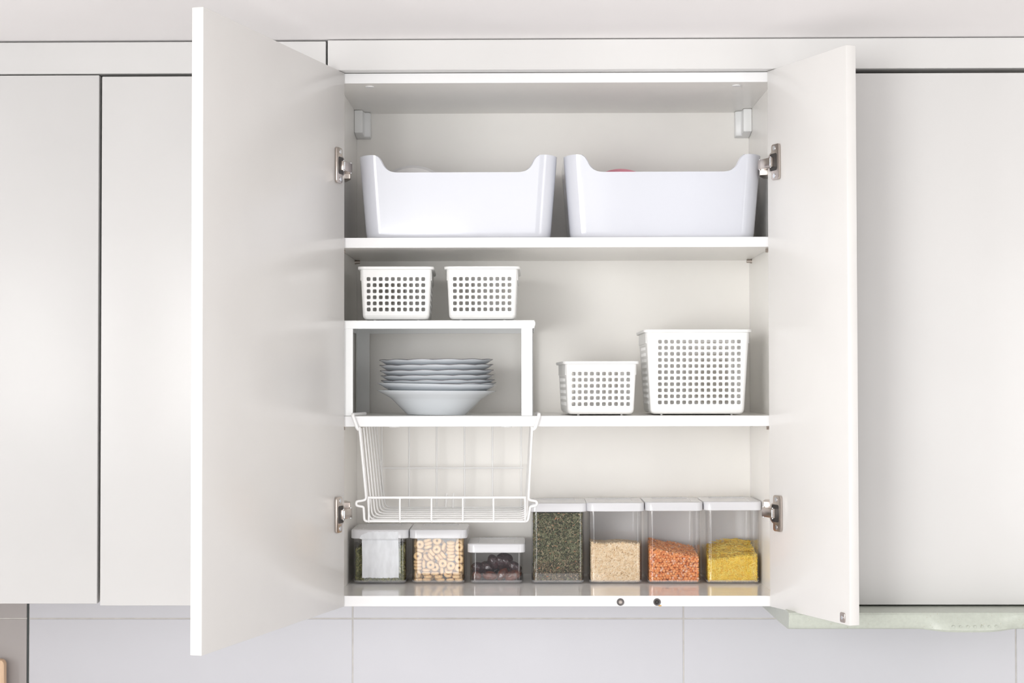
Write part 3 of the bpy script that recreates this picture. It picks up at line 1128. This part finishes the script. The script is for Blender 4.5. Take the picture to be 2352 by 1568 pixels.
# labels
def label_sheet(c, W, Dp, H, x0, x1, z_lo, ztop, m, name, torn):
    yl, yb = -Dp / 2 - .0046 - .0003, -Dp / 2 - .0004
    prof = [(yl, ztop), (yl, H - .0165 + .0002), (yl + .0010, H - .0178), (yb, H - .0200), (yb, H * .45), (yb, z_lo)]
    nx = 26
    rng = random.Random(7)
    bm = bmesh.new()
    rows = []
    jl = [rng.uniform(-1, 1) for _ in range(40)]
    for j, (y, z) in enumerate(prof):
        row = []
        for i in range(nx + 1):
            x = x0 + (x1 - x0) * i / nx
            zz = z
            if torn:
                if j == 0:
                    zz -= .0012 * abs(rng.gauss(0, 1)) * .6
                    if i < 5: zz -= (5 - i) * .0012
                if j == len(prof) - 1: zz += rng.uniform(-.0006, .0006)
                if i in (0, nx): x += jl[j] * .0008
                if j <= 1 and i == 0: x -= .004 * (1 if j == 1 else .3)
            row.append(bm.verts.new((x, y, zz)))
        rows.append(row)
    for a, b in zip(rows, rows[1:]):
        for i in range(nx):
            bm.faces.new((a[i], a[i + 1], b[i + 1], b[i]))
    bmesh.ops.recalc_face_normals(bm, faces=bm.faces)
    bmesh.ops.solidify(bm, geom=list(bm.faces), thickness=.00015)
    o = obj(name, bm, m, c, 30, local=True)
    return o


k = 1 / SCALE
lb = label_sheet(c1, W1, D1, H1, (832 - 872) * k, (916 - 872) * k, (1341 - 1327) * k, H1 - .0030, M['paper'], 'paper_label', True)
lb['label'] = 'bluish white paper label, torn at the top left'
# ------------------------------------------------------------------ cereal rings and dates (settled positions, 0.1 mm and 0.01 rad)
RINGS = [[-375,-512,30,0,0,20],[-164,-367,78,-160,157,0],[37,-509,30,314,0,122],[215,-499,30,0,314,-135],[398,-358,78,157,-69,-157],[-379,-394,78,106,-157,68],[-167,-307,79,-157,-162,3],[-10,-330,30,0,0,166],[262,-334,78,169,157,0],[365,-205,30,0,0,252],[-383,-149,30,0,0,-218],[340,-79,78,157,-156,-37],[-396,5,79,0,-153,260],[383,23,30,0,0,7],[-383,163,30,0,0,307],[384,230,78,-157,202,-81],[-383,333,30,0,314,-4],[395,327,78,-157,201,-100],[-433,493,78,-157,67,157],[425,489,78,-312,157,0],[-388,-510,138,-157,22,-85],[-221,-478,30,0,0,32],[1,-511,90,0,314,-14],[224,-394,139,163,-220,-11],[374,-512,30,314,0,157],[-269,-325,150,-166,17,-155],[-152,-319,190,0,-36,-310],[-7,-359,120,35,26,249],[384,-270,141,21,-90,-183],[-354,-80,138,-157,67,-182],[379,-145,164,6,54,-85],[-431,47,234,-155,84,-155],[384,22,90,0,0,0],[-396,172,138,157,23,-157],[378,239,238,0,-173,138],[-383,336,90,0,0,-147],[433,345,235,-157,61,-157],[-384,-491,246,0,0,136],[-199,-504,90,0,0,139],[55,-488,198,-157,-22,-135],[171,-500,134,0,72,-129],[329,-511,90,0,0,-201],[-384,-281,119,-16,-314,0],[162,-354,236,298,-9,81],[433,-392,241,-157,90,157],[-384,-41,298,-230,75,-55],[379,-183,215,-282,44,-31],[-383,108,333,12,297,-94],[333,123,78,-157,-22,75],[431,122,195,-157,-39,-159],[-384,237,228,-10,41,133],[379,309,379,40,83,-44],[390,438,360,76,-209,-141],[373,515,226,-41,-227,170],[-384,-510,306,0,0,176],[-230,-511,150,0,0,-17],[6,-352,211,72,273,-38],[184,-510,202,-295,70,-99],[339,-507,150,0,-314,-62],[-382,-336,186,0,314,-108],[-116,-311,304,-36,0,-153],[152,-350,295,-13,301,-103],[323,-438,262,-152,111,5],[-383,-120,279,21,-105,133],[-383,129,390,-9,19,115],[356,10,211,-61,84,-253],[-384,264,281,10,273,-132],[378,166,446,17,46,-308],[-378,424,208,-45,1,205],[383,500,510,-157,148,0],[-384,546,228,-157,-180,0],[383,560,340,157,116,0],[-383,-512,366,0,0,-246],[-228,-473,210,0,0,88],[-65,-512,150,0,314,-113],[231,-560,295,-157,292,0],[383,-560,258,157,202,0],[-382,-349,340,-33,-6,-39],[-258,-351,303,49,251,96],[-70,-440,262,173,269,-17],[141,-447,357,-299,7,-76],[319,-351,268,-156,-106,16],[-383,-263,246,0,0,-297],[-382,28,441,-104,-35,299],[433,132,351,-157,-141,157],[-384,284,338,286,32,83],[433,-3,434,-157,94,157],[-352,432,287,20,40,-219],[335,386,474,-16,24,182],[-433,512,388,-157,-135,-157],[382,560,497,157,-62,0],[-383,-560,474,157,-202,0],[-272,-512,320,157,-45,157],[-146,-560,312,-157,100,0],[231,-497,414,-12,9,-218],[372,-500,258,-157,-67,0],[-383,-500,474,-157,-67,0],[-298,-397,410,2,-288,79],[-66,-504,262,-185,-103,0],[170,-341,417,281,-32,-136],[231,-388,537,154,-81,24],[-384,-143,361,-38,-212,-113],[383,-230,296,-244,-8,140],[-433,-70,496,-157,29,157],[384,-32,283,73,0,0],[-384,209,438,-10,274,-182],[-384,354,372,29,283,-79],[376,235,502,14,47,312],[382,497,618,-305,-2,-137],[-342,-512,577,17,-293,-69],[-221,-505,444,-42,-228,16],[80,-560,340,-157,-12,0],[237,-505,473,-14,310,57],[382,-450,367,311,7,-44],[-382,-266,375,32,304,-51],[-134,-362,382,-31,13,-97],[24,-337,345,5,3,293],[382,-425,432,-5,-305,-3],[-383,-236,429,-27,20,41],[379,-287,378,31,18,52],[377,-124,350,38,-95,-155],[-432,295,517,-157,109,157],[332,224,603,-140,-249,-16],[367,386,544,-8,-28,-44],[-195,-510,637,25,-18,-115],[-144,-509,466,11,-223,-27],[-21,-472,424,235,-44,-186],[215,-507,535,-1,15,-133],[382,-560,414,-157,247,0],[-382,-388,482,15,-299,66],[-224,-415,516,106,-21,-297],[-36,-316,419,14,-17,292],[115,-365,558,-7,106,294],[381,-356,496,-5,6,-23],[384,-247,504,172,180,14],[-432,-221,543,158,93,157],[-362,295,517,-158,-109,-156],[-380,410,468,-110,262,-3],[377,335,619,-28,-7,59],[-382,508,541,24,-266,108],[367,509,677,-8,-4,114],[-383,-445,651,266,-1,-5],[-122,-509,539,-40,-227,35],[28,-464,457,41,80,65],[226,-509,595,2,15,-113],[379,-511,525,1,16,23],[-341,-341,586,292,-86,90],[-15,-309,475,-14,-17,-196],[4,-361,588,110,-135,47],[379,-451,584,-298,3,157],[-433,-61,652,157,150,-157],[374,-287,610,-38,22,-314],[432,-139,510,157,-94,-157],[-432,120,568,157,-56,-157],[378,344,680,9,-28,-103],[-367,369,619,-73,97,75],[-382,410,673,74,218,-73],[346,511,735,-309,-8,-60],[-433,-298,685,157,154,157],[-32,-553,595,20,148,179],[84,-509,490,235,-44,-186],[227,-509,655,14,-5,67],[384,-558,635,162,218,4],[-331,-173,616,-16,62,-51],[-158,-310,557,6,54,-100],[7,-302,581,-141,222,14],[379,-464,694,-140,215,-32],[379,-253,713,-43,-257,-128],[433,-141,668,-157,153,157],[-365,88,627,-120,31,-164],[-351,250,616,-44,-307,-14],[-384,560,642,-157,178,0],[-345,-560,690,-157,185,0],[-188,-510,702,-1,284,-24],[-31,-494,606,-145,69,9],[227,-509,716,4,-300,-158],[-225,-354,678,-117,-23,-98],[-109,-330,659,119,198,143],[379,-342,723,35,-66,62],[378,48,607,303,37,61],[379,167,767,-204,-114,65],[-355,500,675,157,292,0],[-337,-424,706,48,-304,15],[-209,-499,758,284,-5,120],[-28,-434,611,169,69,9],[74,-349,697,38,-85,300],[-432,-165,769,-157,-149,157],[384,19,734,-60,128,-220],[-379,57,753,-75,28,285],[380,89,710,-134,-308,17],[-372,177,704,-21,212,-151],[-384,296,725,-50,-265,-73],[-24,-550,757,-187,206,-27],[99,-506,640,-187,-67,-158],[241,-353,658,-69,25,-23],[-54,-430,738,28,-15,75]]
DATES = [[-119,-492,99,-31,-5,303,0.95],[303,-277,97,137,-1,-34,0.99],[72,181,102,-42,-285,-80,0.98],[327,73,98,-301,9,-65,1.03],[-307,324,97,-99,0,276,1.09],[310,490,103,-63,26,296,1.08],[-361,-454,96,216,-13,183,0.94],[32,-187,96,-177,15,259,0.95],[-356,105,96,-216,-12,-120,0.98],[181,-56,98,15,-9,253,0.97],[-355,232,264,-266,12,-108,0.92],[327,291,99,51,-22,-288,0.91],[-203,-253,97,59,8,123,1.07],[308,-486,105,32,282,31,1.09],[-366,-145,135,50,-92,-146,0.99],[-117,-91,228,-43,21,235,0.94],[-92,456,97,-59,9,-192,0.92],[106,395,124,-238,70,-95,1.03],[-64,-351,223,146,-192,117,1.01],[111,-393,123,106,78,-249,0.96],[-145,107,96,-137,-13,125,1.07],[355,-99,221,-9,32,-108,1.01],[-262,487,191,-248,-91,-54,0.95]]


def torus(R, r, n=18, m=8):
    bm = bmesh.new()
    rng = random.Random(3)
    rings = []
    for i in range(n):
        a = 2 * PI * i / n
        rr = r * (1 + rng.uniform(-.07, .07))
        rings.append([bm.verts.new(((R + rr * math.cos(2 * PI * j / m)) * math.cos(a), (R + rr * math.cos(2 * PI * j / m)) * math.sin(a), rr * 1.0 * math.sin(2 * PI * j / m))) for j in range(m)])
    for i in range(n):
        p, q = rings[i], rings[(i + 1) % n]
        for j in range(m):
            bm.faces.new((p[j], q[j], q[(j + 1) % m], p[(j + 1) % m]))
    return bm


proto = None
ob2 = Vector(c2['base'])
for (x, y, z, a, b, c) in RINGS:
    if proto is None:
        proto = obj('cereal_ring', torus(.0049, .0030), M['cereal'], None, 80, (0, 0, 0), local=True)
        tag(proto, 'golden toasted cereal ring inside the short clear container', 'cereal', 'cereal rings in the clear container')
        o = proto
    else:
        o = proto.copy()
        COL.objects.link(o)
    o.location = ob2 + Vector((x, y, z)) * 1e-4 + Vector((0, 0, .0030))
    o.rotation_euler = (a * .01, b * .01, c * .01)

from mathutils import noise as mnoise
def date_mesh(seed):
    bm = bmesh.new()
    bmesh.ops.create_uvsphere(bm, u_segments=40, v_segments=24, radius=1)
    for v in bm.verts:
        p = v.co.copy()
        n = p.normalized()
        q = Vector((p.z * .8, p.x * 2.2, p.y * 2.2)) + Vector((seed * 3.1, 0, 0))
        f = 1 + .10 * mnoise.noise(q) + .07 * mnoise.noise(q * 2.7) + .05 * mnoise.noise(q * 6)
        s = (1 - .10 * abs(p.z) ** 3)
        v.co = Vector((p.z * .0152, p.x * .0096 * f * s, p.y * .0096 * f * s))
    return bm


ORD = ['first', 'second', 'third', 'fourth', 'fifth', 'sixth', 'seventh', 'eighth', 'ninth']
ob3 = Vector(c3['base'])
DATES = [d for d in DATES if d[2] < 170] + [(-60, -390, 345, 20, 120, 40, 1), (70, -400, 330, 0, 95, 110, .98), (190, -370, 335, 30, 60, 60, 1.02),
    (150, -240, 400, 10, 15, 30, 1.05), (-340, -330, 240, 40, 30, 70, 1), (-180, -300, 250, 10, 10, -30, 1.04), (330, -390, 255, 0, 70, 20, .95), (20, -250, 290, 0, 20, 80, 1)]
for i, (x, y, z, a, b, c, kk) in enumerate(DATES):
    front = y < -300
    brown = front and z < 140
    o = obj('date', date_mesh(i), M['date_brown'] if brown else M['date'], None, 80, (0, 0, 0), local=True)
    o.scale = (kk,) * 3
    o.location = ob3 + Vector((x, y, z)) * 1e-4 + Vector((0, 0, .0030))
    o.rotation_euler = (a * .01, b * .01, c * .01)
    if z > 170:
        k_ = sorted(d[0] for d in DATES if d[2] > 170).index(x)
        lab = ORD[k_] + ' dark wrinkled date from the left in the upper layer of the low container'
        gr = 'upper dates in the low container'
    elif brown:
        k_ = sorted(d[0] for d in DATES if d[1] < -300 and d[2] < 140).index(x)
        lab = ORD[k_] + ' glossy reddish brown date from the left in the front bottom row'
        gr = 'front dates in the low container'
    else:
        lab = 'dark date lying behind the front ones in the low clear container'
        gr = 'rear dates in the low container'
    tag(o, lab, 'date', gr)


# ------------------------------------------------------------------ loose food: too many grains to count
def rot_from(ax, roll):
    """rotation matrices whose local x runs along ax (N,3), rolled about it"""
    ax = ax / np.linalg.norm(ax, axis=1, keepdims=True)
    h = np.where(np.abs(ax[:, 2:3]) < .9, np.array([[0, 0, 1.]]), np.array([[0, 1., 0]]))
    u = np.cross(h, ax); u /= np.linalg.norm(u, axis=1, keepdims=True)
    w = np.cross(ax, u)
    c, s = np.cos(roll)[:, None], np.sin(roll)[:, None]
    u2, w2 = u * c + w * s, w * c - u * s
    return np.stack([ax, u2, w2], axis=2)


def scatter(T, F, pos, R, scale):
    V = np.einsum('nij,kj->nki', R, T) * np.asarray(scale)[:, None, None] + pos[:, None, :]
    n, kk = len(pos), len(T)
    Fs = (F[None] + (np.arange(n) * kk)[:, None, None]).reshape(-1, F.shape[1])
    return V.reshape(-1, 3), Fs


WI, DI = CW - 2 * WT - .0012, CD - 2 * WT - .0012


def fill_points(n, top, z0, inset, depth, front_share=.46):
    """points lying against the front, the two sides and on top of a heap; returns pos, outward normal"""
    pos, nor = [], []
    def rnd(m): return RNG.random(m)
    hx, hy = WI / 2 - inset, DI / 2 - inset
    nf = int(n * front_share); nsd = int(n * .13); nt_ = n - nf - 2 * nsd
    x = (rnd(nf) * 2 - 1) * hx
    y = -hy + rnd(nf) ** 1.5 * depth
    z = z0 + inset + rnd(nf) * (top(x, y) - z0 - inset)
    pos.append(np.c_[x, y, z]); nor.append(np.tile([0, -1., 0], (nf, 1)))
    for s in (-1, 1):
        y = (rnd(nsd) * 2 - 1) * hy
        x = s * (hx - rnd(nsd) ** 1.5 * depth)
        z = z0 + inset + rnd(nsd) * (top(x, y) - z0 - inset)
        pos.append(np.c_[x, y, z]); nor.append(np.tile([s * 1., 0, 0], (nsd, 1)))
    x, y = (rnd(nt_) * 2 - 1) * hx, (rnd(nt_) * 2 - 1) * hy
    z = top(x, y) - rnd(nt_) * depth * .8
    pos.append(np.c_[x, y, z]); nor.append(np.tile([0, 0, 1.], (nt_, 1)))
    P, N = np.concatenate(pos), np.concatenate(nor)
    # round the vertical corners so nothing pokes through the wall
    r = .0075
    ex, ey = np.abs(P[:, 0]) - (hx - r), np.abs(P[:, 1]) - (hy - r)
    m = (ex > 0) & (ey > 0)
    d = np.sqrt(ex ** 2 + ey ** 2)
    q = np.where(m & (d > r), r / np.maximum(d, 1e-9), 1)
    P[:, 0] = np.where(m, np.sign(P[:, 0]) * (hx - r + ex * q), P[:, 0])
    P[:, 1] = np.where(m, np.sign(P[:, 1]) * (hy - r + ey * q), P[:, 1])
    # and the lower front corners, following the container's rounded floor
    rz = .0065
    ex, ez = np.abs(P[:, 0]) - (hx - rz), (z0 + inset + rz) - P[:, 2]
    m = (ex > 0) & (ez > 0)
    d = np.sqrt(ex ** 2 + ez ** 2)
    q = np.where(m & (d > rz), rz / np.maximum(d, 1e-9), 1)
    P[:, 0] = np.where(m, np.sign(P[:, 0]) * (hx - rz + ex * q), P[:, 0])
    P[:, 2] = np.where(m, z0 + inset + rz - ez * q, P[:, 2])
    return P, N


def tangent_axes(N, tilt):
    """random directions lying in the surface, tipped out of it a little"""
    A = RNG.normal(size=N.shape)
    A -= N * np.sum(A * N, axis=1, keepdims=True)
    A /= np.linalg.norm(A, axis=1, keepdims=True)
    return A + N * RNG.normal(scale=tilt, size=(len(N), 1))


def clip_in(P, A, L, zmax=None):
    ax = A / np.linalg.norm(A, axis=1, keepdims=True)
    hx, hy = WI / 2 - .0008, DI / 2 - .0008
    lx = np.maximum(0, hx - np.abs(ax[:, 0]) * L / 2); P[:, 0] = np.clip(P[:, 0], -lx, lx)
    ly = np.maximum(0, hy - np.abs(ax[:, 1]) * L / 2); P[:, 1] = np.clip(P[:, 1], -ly, ly)
    P[:, 2] = np.maximum(P[:, 2], ZF + .0006 + np.abs(ax[:, 2]) * L / 2)
    if zmax is not None: P[:, 2] = np.minimum(P[:, 2], zmax - np.abs(ax[:, 2]) * L / 2)


def heap_core(top, z0, ins):
    nx, ny = 14, 16
    hx, hy = WI / 2 - ins, DI / 2 - ins
    V, Fq = [], []
    xs = np.linspace(-hx, hx, nx); ysx = np.linspace(-hy, hy, ny)
    G, Hh = np.meshgrid(xs, ysx, indexing='ij')
    Zt = top(G, Hh) - ins
    top_v = np.c_[G.ravel(), Hh.ravel(), Zt.ravel()]
    bot_v = np.c_[G.ravel(), Hh.ravel(), np.full(G.size, z0 + .0004)]
    n = nx * ny
    idx = lambda i, j: i * ny + j
    for i in range(nx - 1):
        for j in range(ny - 1):
            Fq.append((idx(i, j), idx(i + 1, j), idx(i + 1, j + 1), idx(i, j + 1)))
            Fq.append((n + idx(i, j), n + idx(i, j + 1), n + idx(i + 1, j + 1), n + idx(i + 1, j)))
    for i in range(nx - 1):
        for j in (0, ny - 1):
            Fq.append((idx(i, j), n + idx(i, j), n + idx(i + 1, j), idx(i + 1, j)))
    for j in range(ny - 1):
        for i in (0, nx - 1):
            Fq.append((idx(i, j), idx(i, j + 1), n + idx(i, j + 1), n + idx(i, j)))
    return np.r_[top_v, bot_v], np.array(Fq)


def loose(name, c, parts, top, core_mat, z0, ins, label, cat, smooth=False):
    """parts: (V, F quads, material, face material index) list; joined with a core so that no light shows through"""
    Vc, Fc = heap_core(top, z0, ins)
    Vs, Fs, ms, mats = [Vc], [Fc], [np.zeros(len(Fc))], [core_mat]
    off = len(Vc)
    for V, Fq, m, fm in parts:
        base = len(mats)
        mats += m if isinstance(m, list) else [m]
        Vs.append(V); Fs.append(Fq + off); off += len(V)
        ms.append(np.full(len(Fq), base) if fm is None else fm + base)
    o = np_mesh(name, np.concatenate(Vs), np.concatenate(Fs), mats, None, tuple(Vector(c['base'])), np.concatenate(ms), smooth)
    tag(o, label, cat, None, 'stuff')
    return o


def spindle(L, r, m=5):
    V = []
    for x, q in ((-.5, .25), (-.3, .9), (.0, 1.), (.3, .9), (.5, .25)):
        for k in range(m):
            V.append((x * L, r * q * math.cos(2 * PI * k / m), r * q * math.sin(2 * PI * k / m)))
    Fq = [(i * m + k, i * m + (k + 1) % m, (i + 1) * m + (k + 1) % m, (i + 1) * m + k) for i in range(4) for k in range(m)]
    return np.array(V), np.array(Fq)


ZF = .0030
# rice
def top_rice(x, y): return .0722 - .0022 * (y / .06) + .0010 * np.sin(x * 90) - .0020 * np.clip(x / .045, 0, 1) - .0005 * np.clip(-x / .045, 0, 1)
V, Fq = spindle(.0072, .00092)
P, N = fill_points(7200, top_rice, ZF, .0011, .0030)
sc = RNG.uniform(.8, 1.12, len(P))
A = tangent_axes(N, .07)
clip_in(P, A, .0074)
V, Fq = scatter(V, Fq, P, rot_from(A, RNG.random(len(P)) * 6.3), sc)
m_rice = island_mat('rice_grain', [(0, (.78, .57, .33)), (.5, (.90, .72, .48)), (1, (.95, .82, .62))], .5, .3)
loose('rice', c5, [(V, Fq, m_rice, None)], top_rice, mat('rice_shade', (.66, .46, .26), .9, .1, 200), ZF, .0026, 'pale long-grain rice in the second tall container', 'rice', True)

# split peas: half domes with a pale flat face
def top_pea(x, y): return .0600 + .0048 * (y / .06) - .0075 * (x / .045) + .0010 * np.sin(x * 150 + y * 120)
def half_dome(r, h):
    m = 10
    V = []
    for q, z in ((.42, 1.0), (.80, .72), (1.0, .22), (.96, 0.0)):
        V += [(z * h, r * q * math.cos(2 * PI * k / m), r * q * math.sin(2 * PI * k / m)) for k in range(m)]
    Fq, fm = [], []
    for i in range(3):
        for k in range(m):
            Fq.append(((i + 1) * m + k, (i + 1) * m + (k + 1) % m, i * m + (k + 1) % m, i * m + k)); fm.append(0)
    for k in range(1, m - 1, 2):
        Fq.append((0, k, k + 1, (k + 2) % m)); fm.append(0)
        Fq.append((3 * m + (k + 2) % m, 3 * m + k + 1, 3 * m + k, 3 * m)); fm.append(1)
    return np.array(V), np.array(Fq), np.array(fm)


V0, F0, fm0 = half_dome(.0029, .0024)


def grid_points(top, z0, inset, sp, layers=2):
    """evenly jittered points in thin layers on the front, the sides and the top of a heap"""
    pos, nor = [], []
    hx, hy = WI / 2 - inset, DI / 2 - inset
    for l in range(layers):
        d = l * sp * .55
        def lattice(u0, u1, v0, v1):
            uu, vv = np.meshgrid(np.arange(u0 + (l % 2) * sp / 2, u1, sp), np.arange(v0, v1, sp * .88))
            uu = uu + (np.arange(uu.shape[0]) % 2)[:, None] * sp / 2
            j = lambda a: a.ravel() + RNG.uniform(-.27, .27, a.size) * sp
            return np.clip(j(uu), u0, u1), np.clip(j(vv), v0, v1)
        x, z = lattice(-hx, hx, z0 + inset, .10)
        y = -hy + d + RNG.uniform(0, .0008, x.size)
        k_ = z < top(x, y) - inset * .3
        pos.append(np.c_[x, y, z][k_]); nor.append(np.tile([0, -1., 0], (k_.sum(), 1)))
        for s in (-1, 1):
            y, z = lattice(-hy, hy, z0 + inset, .10)
            x = s * (hx - d - RNG.uniform(0, .0008, y.size))
            k_ = z < top(x, y) - inset * .3
            pos.append(np.c_[x, y, z][k_]); nor.append(np.tile([s * 1., 0, 0], (k_.sum(), 1)))
        x, y = lattice(-hx, hx, -hy, hy)
        pos.append(np.c_[x, y, top(x, y) - d]); nor.append(np.tile([0, 0, 1.], (x.size, 1)))
    return np.concatenate(pos), np.concatenate(nor)


P, N = grid_points(top_pea, ZF, .0027, .0050)
A = RNG.normal(size=N.shape) * .55 + N * np.where(RNG.random((len(N), 1)) < .80, 1., -1.) * 1.1
sc = RNG.uniform(.86, 1.1, len(P))
V, Fq = scatter(V0, F0, P, rot_from(A, RNG.random(len(P)) * 6.3), sc)
m_pea = island_mat('pea_skin', [(0, (.78, .25, .07)), (.5, (.90, .36, .11)), (1, (.93, .46, .20))], .45, .4)
m_flat = island_mat('pea_flat_face', [(0, (.90, .52, .32)), (1, (.93, .66, .50))], .6, .3)
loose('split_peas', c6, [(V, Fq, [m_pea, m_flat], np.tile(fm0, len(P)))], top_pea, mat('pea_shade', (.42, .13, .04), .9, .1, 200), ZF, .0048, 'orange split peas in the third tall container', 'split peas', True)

# vermicelli
def top_ver(x, y): return .0575 + .0100 * (y / .06) + .0040 * (x / .045) + .0020 * np.sin(x * 70 + 1) + .0015 * np.sin(y * 130 + x * 60)
def noodle(L, r, bend, m=4, ns=5):
    V = []
    for i in range(ns):
        t = i / (ns - 1) - .5
        yb = bend * (4 * t * t - .5)
        V += [(t * L, yb + r * math.cos(2 * PI * kq / m), r * math.sin(2 * PI * kq / m)) for kq in range(m)]
    Fq = [(i * m + kq, i * m + (kq + 1) % m, (i + 1) * m + (kq + 1) % m, (i + 1) * m + kq) for i in range(ns - 1) for kq in range(m)]
    Fq += [(3, 2, 1, 0), ((ns - 1) * m, (ns - 1) * m + 1, (ns - 1) * m + 2, (ns - 1) * m + 3)]
    return np.array(V), np.array(Fq)


parts = []
m_ver = island_mat('vermicelli', [(0, (.90, .54, .045)), (.5, (.96, .70, .085)), (1, (.97, .80, .22))], .4, .4)
for L, bend, cnt in ((.020, .0012, 1500), (.015, -.0008, 1500), (.025, .0022, 900)):
    V0, F0 = noodle(L, .00062, bend)
    P, N = fill_points(cnt, top_ver, ZF, .0009, .0040, .44)
    A = tangent_axes(N, .06)
    hx = WI / 2 - .001
    ax = A / np.linalg.norm(A, axis=1, keepdims=True)
    lim = np.maximum(0, hx - np.abs(ax[:, 0]) * L / 2)
    P[:, 0] = np.clip(P[:, 0], -lim, lim)
    limy = np.maximum(0, DI / 2 - .001 - np.abs(ax[:, 1]) * L / 2)
    P[:, 1] = np.clip(P[:, 1], -limy, limy)
    P[:, 2] = np.minimum(P[:, 2], top_ver(P[:, 0], P[:, 1]) + .0032 * RNG.random(len(P)) - np.abs(ax[:, 2]) * L / 2)
    P[:, 2] = np.maximum(P[:, 2], ZF + .001 + np.abs(ax[:, 2]) * L / 2)
    V, Fq = scatter(V0, F0, P, rot_from(A, RNG.random(len(P)) * 6.3), np.ones(len(P)))
    parts.append((V, Fq, m_ver, None))
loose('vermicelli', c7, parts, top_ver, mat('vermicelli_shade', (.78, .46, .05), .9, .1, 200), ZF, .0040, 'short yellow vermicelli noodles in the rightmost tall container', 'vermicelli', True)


# herbs
def leaf(L, w, fold):
    V = [(-.5 * L, 0, 0), (-.2 * L, w * .5, fold), (.2 * L, w * .42, fold), (.5 * L, 0, 0), (.2 * L, -w * .42, fold * .6), (-.2 * L, -w * .5, fold * .6), (-.2 * L, 0, -fold * .4), (.2 * L, 0, -fold * .4)]
    Fq = [(0, 6, 1, 1), (6, 7, 2, 1), (7, 3, 2, 2), (0, 5, 6, 6), (5, 4, 7, 6), (4, 3, 7, 7)]
    Fq = [(0, 5, 6, 1), (6, 7, 2, 1), (5, 4, 7, 6), (4, 3, 2, 7)]
    return np.array(V), np.array(Fq)


m_leaf = island_mat('dried_leaf', [(0, (.034, .040, .022)), (.35, (.098, .112, .058)), (.6, (.185, .200, .110)), (.80, (.30, .315, .19)), (.90, (.38, .33, .21)), (.97, (.55, .43, .28)), (1, (.60, .25, .12))], .75, .2)
m_brown = island_mat('dried_leaf_brown', [(0, (.10, .070, .042)), (.4, (.22, .155, .088)), (.7, (.31, .245, .145)), (.9, (.50, .38, .24)), (.97, (.66, .56, .42)), (1, (.58, .18, .08))], .8, .2)
m_stem = island_mat('dried_stem', [(0, (.17, .16, .075)), (.5, (.27, .25, .12)), (1, (.42, .33, .20))], .7, .2)
m_green = island_mat('fresh_dried_leaf', [(0, (.070, .080, .025)), (.4, (.16, .175, .055)), (.75, (.28, .285, .10)), (1, (.44, .42, .20))], .7, .2)


def herb_parts(top, spec, zmax):
    out = []
    for kind, L, w, cnt, m, zfun in spec:
        V0, F0 = leaf(L, w, w * .22) if kind == 'leaf' else noodle(L, w, L * .05, 4, 4)
        P, N = fill_points(cnt, top, ZF, .0008, .0035, .50)
        if zfun is not None:
            keep = zfun(P, RNG.random(len(P)))
            P, N = P[keep], N[keep]
        A = tangent_axes(N, .22)
        clip_in(P, A, L * 1.15, zmax)
        R = rot_from(A, np.zeros(len(P)))
        # leaf faces roughly outward
        nz = N + RNG.normal(scale=.45, size=N.shape)
        axx = R[:, :, 0]
        w2 = nz - axx * np.sum(nz * axx, axis=1, keepdims=True); w2 /= np.linalg.norm(w2, axis=1, keepdims=True)
        R = np.stack([axx, np.cross(w2, axx), w2], axis=2)
        V, Fq = scatter(V0, F0, P, R, RNG.uniform(.65, 1.2, len(P)))
        out.append((V, Fq, m, None))
    return out


def top_h4(x, y): return np.full(np.shape(x), H4 - .0195)
up4 = lambda P, q: q < np.clip((P[:, 2] - .020) / .036, .03, 1)
lo4 = lambda P, q: q > np.clip((P[:, 2] - .030) / .034, 0, .90)
loose('dried_herbs', c4, herb_parts(top_h4, [('leaf', .0068, .0022, 3600, m_leaf, up4), ('leaf', .0045, .0017, 4200, m_leaf, up4), ('leaf', .0100, .0030, 350, m_leaf, up4),
                                             ('stem', .011, .00026, 1700, m_stem, up4), ('leaf', .0022, .0013, 9000, m_brown, lo4), ('leaf', .0035, .0013, 2500, m_brown, lo4),
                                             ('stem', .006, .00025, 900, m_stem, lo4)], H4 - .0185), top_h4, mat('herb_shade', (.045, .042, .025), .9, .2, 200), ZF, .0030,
      'crumbled dried herbs filling the first tall container, browner at the bottom', 'herbs')


def top_h1(x, y): return .060 + .014 * (np.abs(x) / .045) ** 2 * np.where(x > 0, 1.0, .1) + .004 * np.sin(x * 120)
loose('dried_herbs', c1, herb_parts(top_h1, [('leaf', .0105, .0032, 1500, m_green, None), ('leaf', .0065, .0022, 2600, m_green, None), ('stem', .014, .0003, 500, m_stem, None), ('leaf', .0030, .0014, 2000, m_green, lambda P, q: P[:, 2] < .02)], H1 - .019),
      top_h1, mat('herb_shade_green', (.035, .042, .014), .9, .2, 200), ZF, .0035, 'dried green leaves behind the paper label of the leftmost container', 'herbs')
